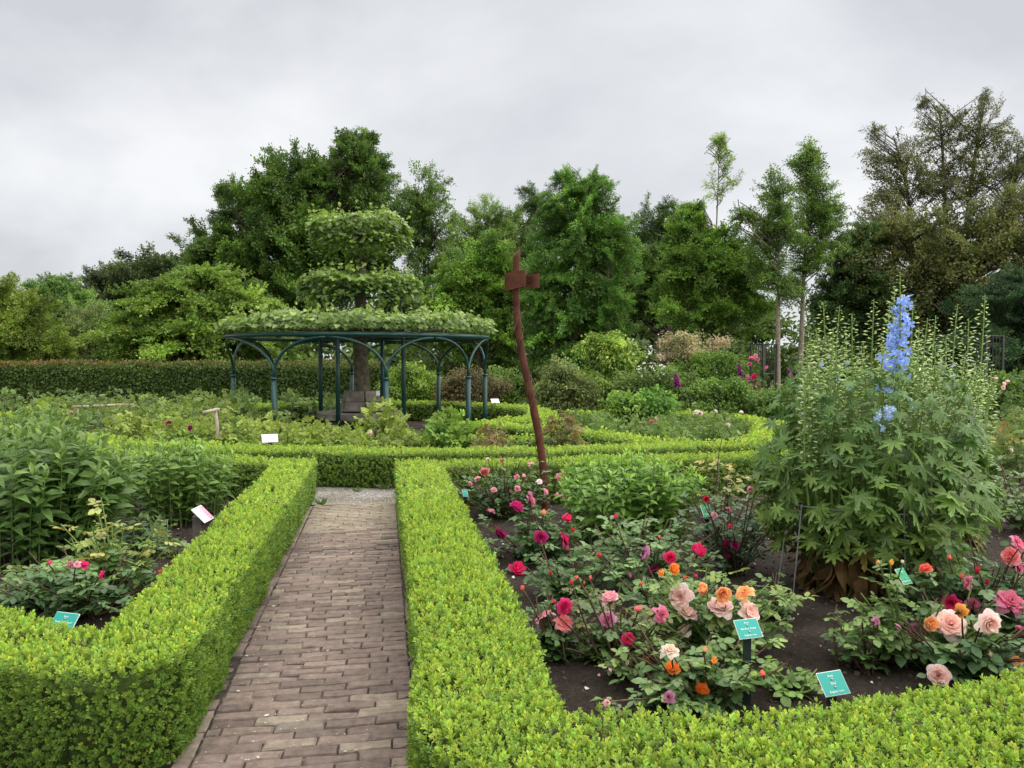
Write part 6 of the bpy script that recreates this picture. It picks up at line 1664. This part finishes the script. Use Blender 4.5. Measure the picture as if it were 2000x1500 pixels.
def foxglove(label, px, top_py, bot_py, D):
    a, b = AT(px, bot_py, D), AT(px - 4, top_py, D)
    root = thing('foxglove', (a[0], D, -.04), label, 'foxglove', 'purple foxgloves at the back of the garden')
    mb = MB(); g = a.copy(); g[2] = -.05; add_tube(mb, [g, a, b], [.009, .007, .003], 5, (.15, .22, .07)); mb.obj('stem', M['stem_green'], root)
    mb = MB(); n = 34; t = np.linspace(0, .85, n); P = a * (1 - t[:, None]) + b * t[:, None]; an_ = np.arange(n) * 2.4
    d = np.c_[np.cos(an_), np.sin(an_), np.full(n, -.5)]
    V = np.array([[0, 0, 0], [-.3, .5, 0], [0, .5, .3], [.3, .5, 0], [0, .5, -.3], [-.42, 1, 0], [0, 1, .42], [.42, 1, 0], [0, 1, -.42]])
    Fq = np.array([[0, 1, 2], [0, 2, 3], [0, 3, 4], [0, 4, 1], [1, 5, 6], [1, 6, 2], [2, 6, 7], [2, 7, 3], [3, 7, 8], [3, 8, 4], [4, 8, 5], [4, 5, 1]])
    stamp(mb, V, Fq, P, frames(d, rnd_unit(n)), .085 * (1.05 - .6 * t), np.array([[.3, .045, .24]]) * rng.uniform(.7, 1.3, (n, 1)))
    mb.obj('flowers', M['petal_attr'], root, kind='stuff')
foxglove('purple foxglove spike beside the rose trellis', 1447, 705, 740, 19.5)
foxglove('purple foxglove spike between the two slim trunks', 1544, 718, 738, 19.5)
foxglove('dark pink foxglove spike among the meadow shrubs', 1323, 725, 752, 18.0)
mb = MB(); n = 46
P = np.array([AT(rng.uniform(1245, 1300), rng.uniform(708, 735), 17.9 + rng.uniform(0, .5)) for _ in range(n)])
V = np.array([[0, 0, 0], [1, 0, .2], [.3, .95, .2], [-.8, .6, .2], [-.8, -.6, .2], [.3, -.95, .2]]); Fq = np.array([[0, 1, 2], [0, 2, 3], [0, 3, 4], [0, 4, 5], [0, 5, 1]])
stamp(mb, V, Fq, P, frames(rnd_unit(n), np.array([0, -.7, .7]) + rng.normal(size=(n, 3)) * .3), rng.uniform(.018, .036, n), np.array([[.7, .68, .6]]) * rng.uniform(.8, 1.1, (n, 1)))
Q = P.copy(); Q[:, 2] -= .5
batch_tubes(mb, Q, P, np.full(n, .004), np.full(n, .003), .03, 4, 3, (.12, .18, .05))
o = mb.obj('white_meadow_flowers', M['petal_attr'], kind='stuff'); tag(o, 'small white meadow flowers above the loose green shrub', 'flowers')
# weeds and fallen petals
mb = MB(); n = 14
for px, py in ((700, 960), (752, 955), (630, 985)):
    g = G(px, py); k = 10
    stamp(mb, *LAN[1], np.tile(g, (k, 1)) + rng.normal(size=(k, 3)) * .015 * np.array([1, 1, 0]), frames(rnd_unit(k) * np.array([1, 1, .3]) + np.array([0, 0, .7]), rnd_unit(k)), rng.uniform(.05, .12, k), np.array([[.12, .2, .06]]) * rng.uniform(.7, 1.2, (k, 1)))
o = mb.obj('path_weeds', M['leaf'], kind='stuff'); tag(o, 'small weeds growing at the edge of the gravel', 'weeds')
mb = MB(); n = 420
Pf = np.c_[rng.uniform(-.2, 3.6, n), rng.uniform(2.7, 7.5, n), np.zeros(n)]; Pf = Pf[Pf[:, 0] > .75 - .1673 * Pf[:, 1] + .0]; Pl = np.c_[rng.uniform(-3.2, -1.6, 40), rng.uniform(3.4, 7, 40), np.zeros(40)]; Pl = Pl[Pl[:, 0] < -1.25 - .1673 * Pl[:, 1]]
Pf = np.vstack([Pf, Pl]); n = len(Pf); Pf[:, 2] = soil_z(Pf[:, 0], Pf[:, 1]) + .006
pc = np.array([(.8, .66, .6), (.75, .4, .45), (.8, .7, .62), (.32, .2, .1), (.22, .14, .07)])[rng.integers(5, size=n)]
stamp(mb, *HEART, Pf, frames(rnd_unit(n) * np.array([1, 1, .2]), np.array([0, 0, 1.0]) + rng.normal(size=(n, 3)) * .3), rng.uniform(.008, .024, n), pc)
o = mb.obj('fallen_petals', M['petal_attr'], kind='stuff'); tag(o, 'fallen rose petals and dry leaf bits on the dark soil', 'petals')
print('done', round(time.time() - T0, 1))
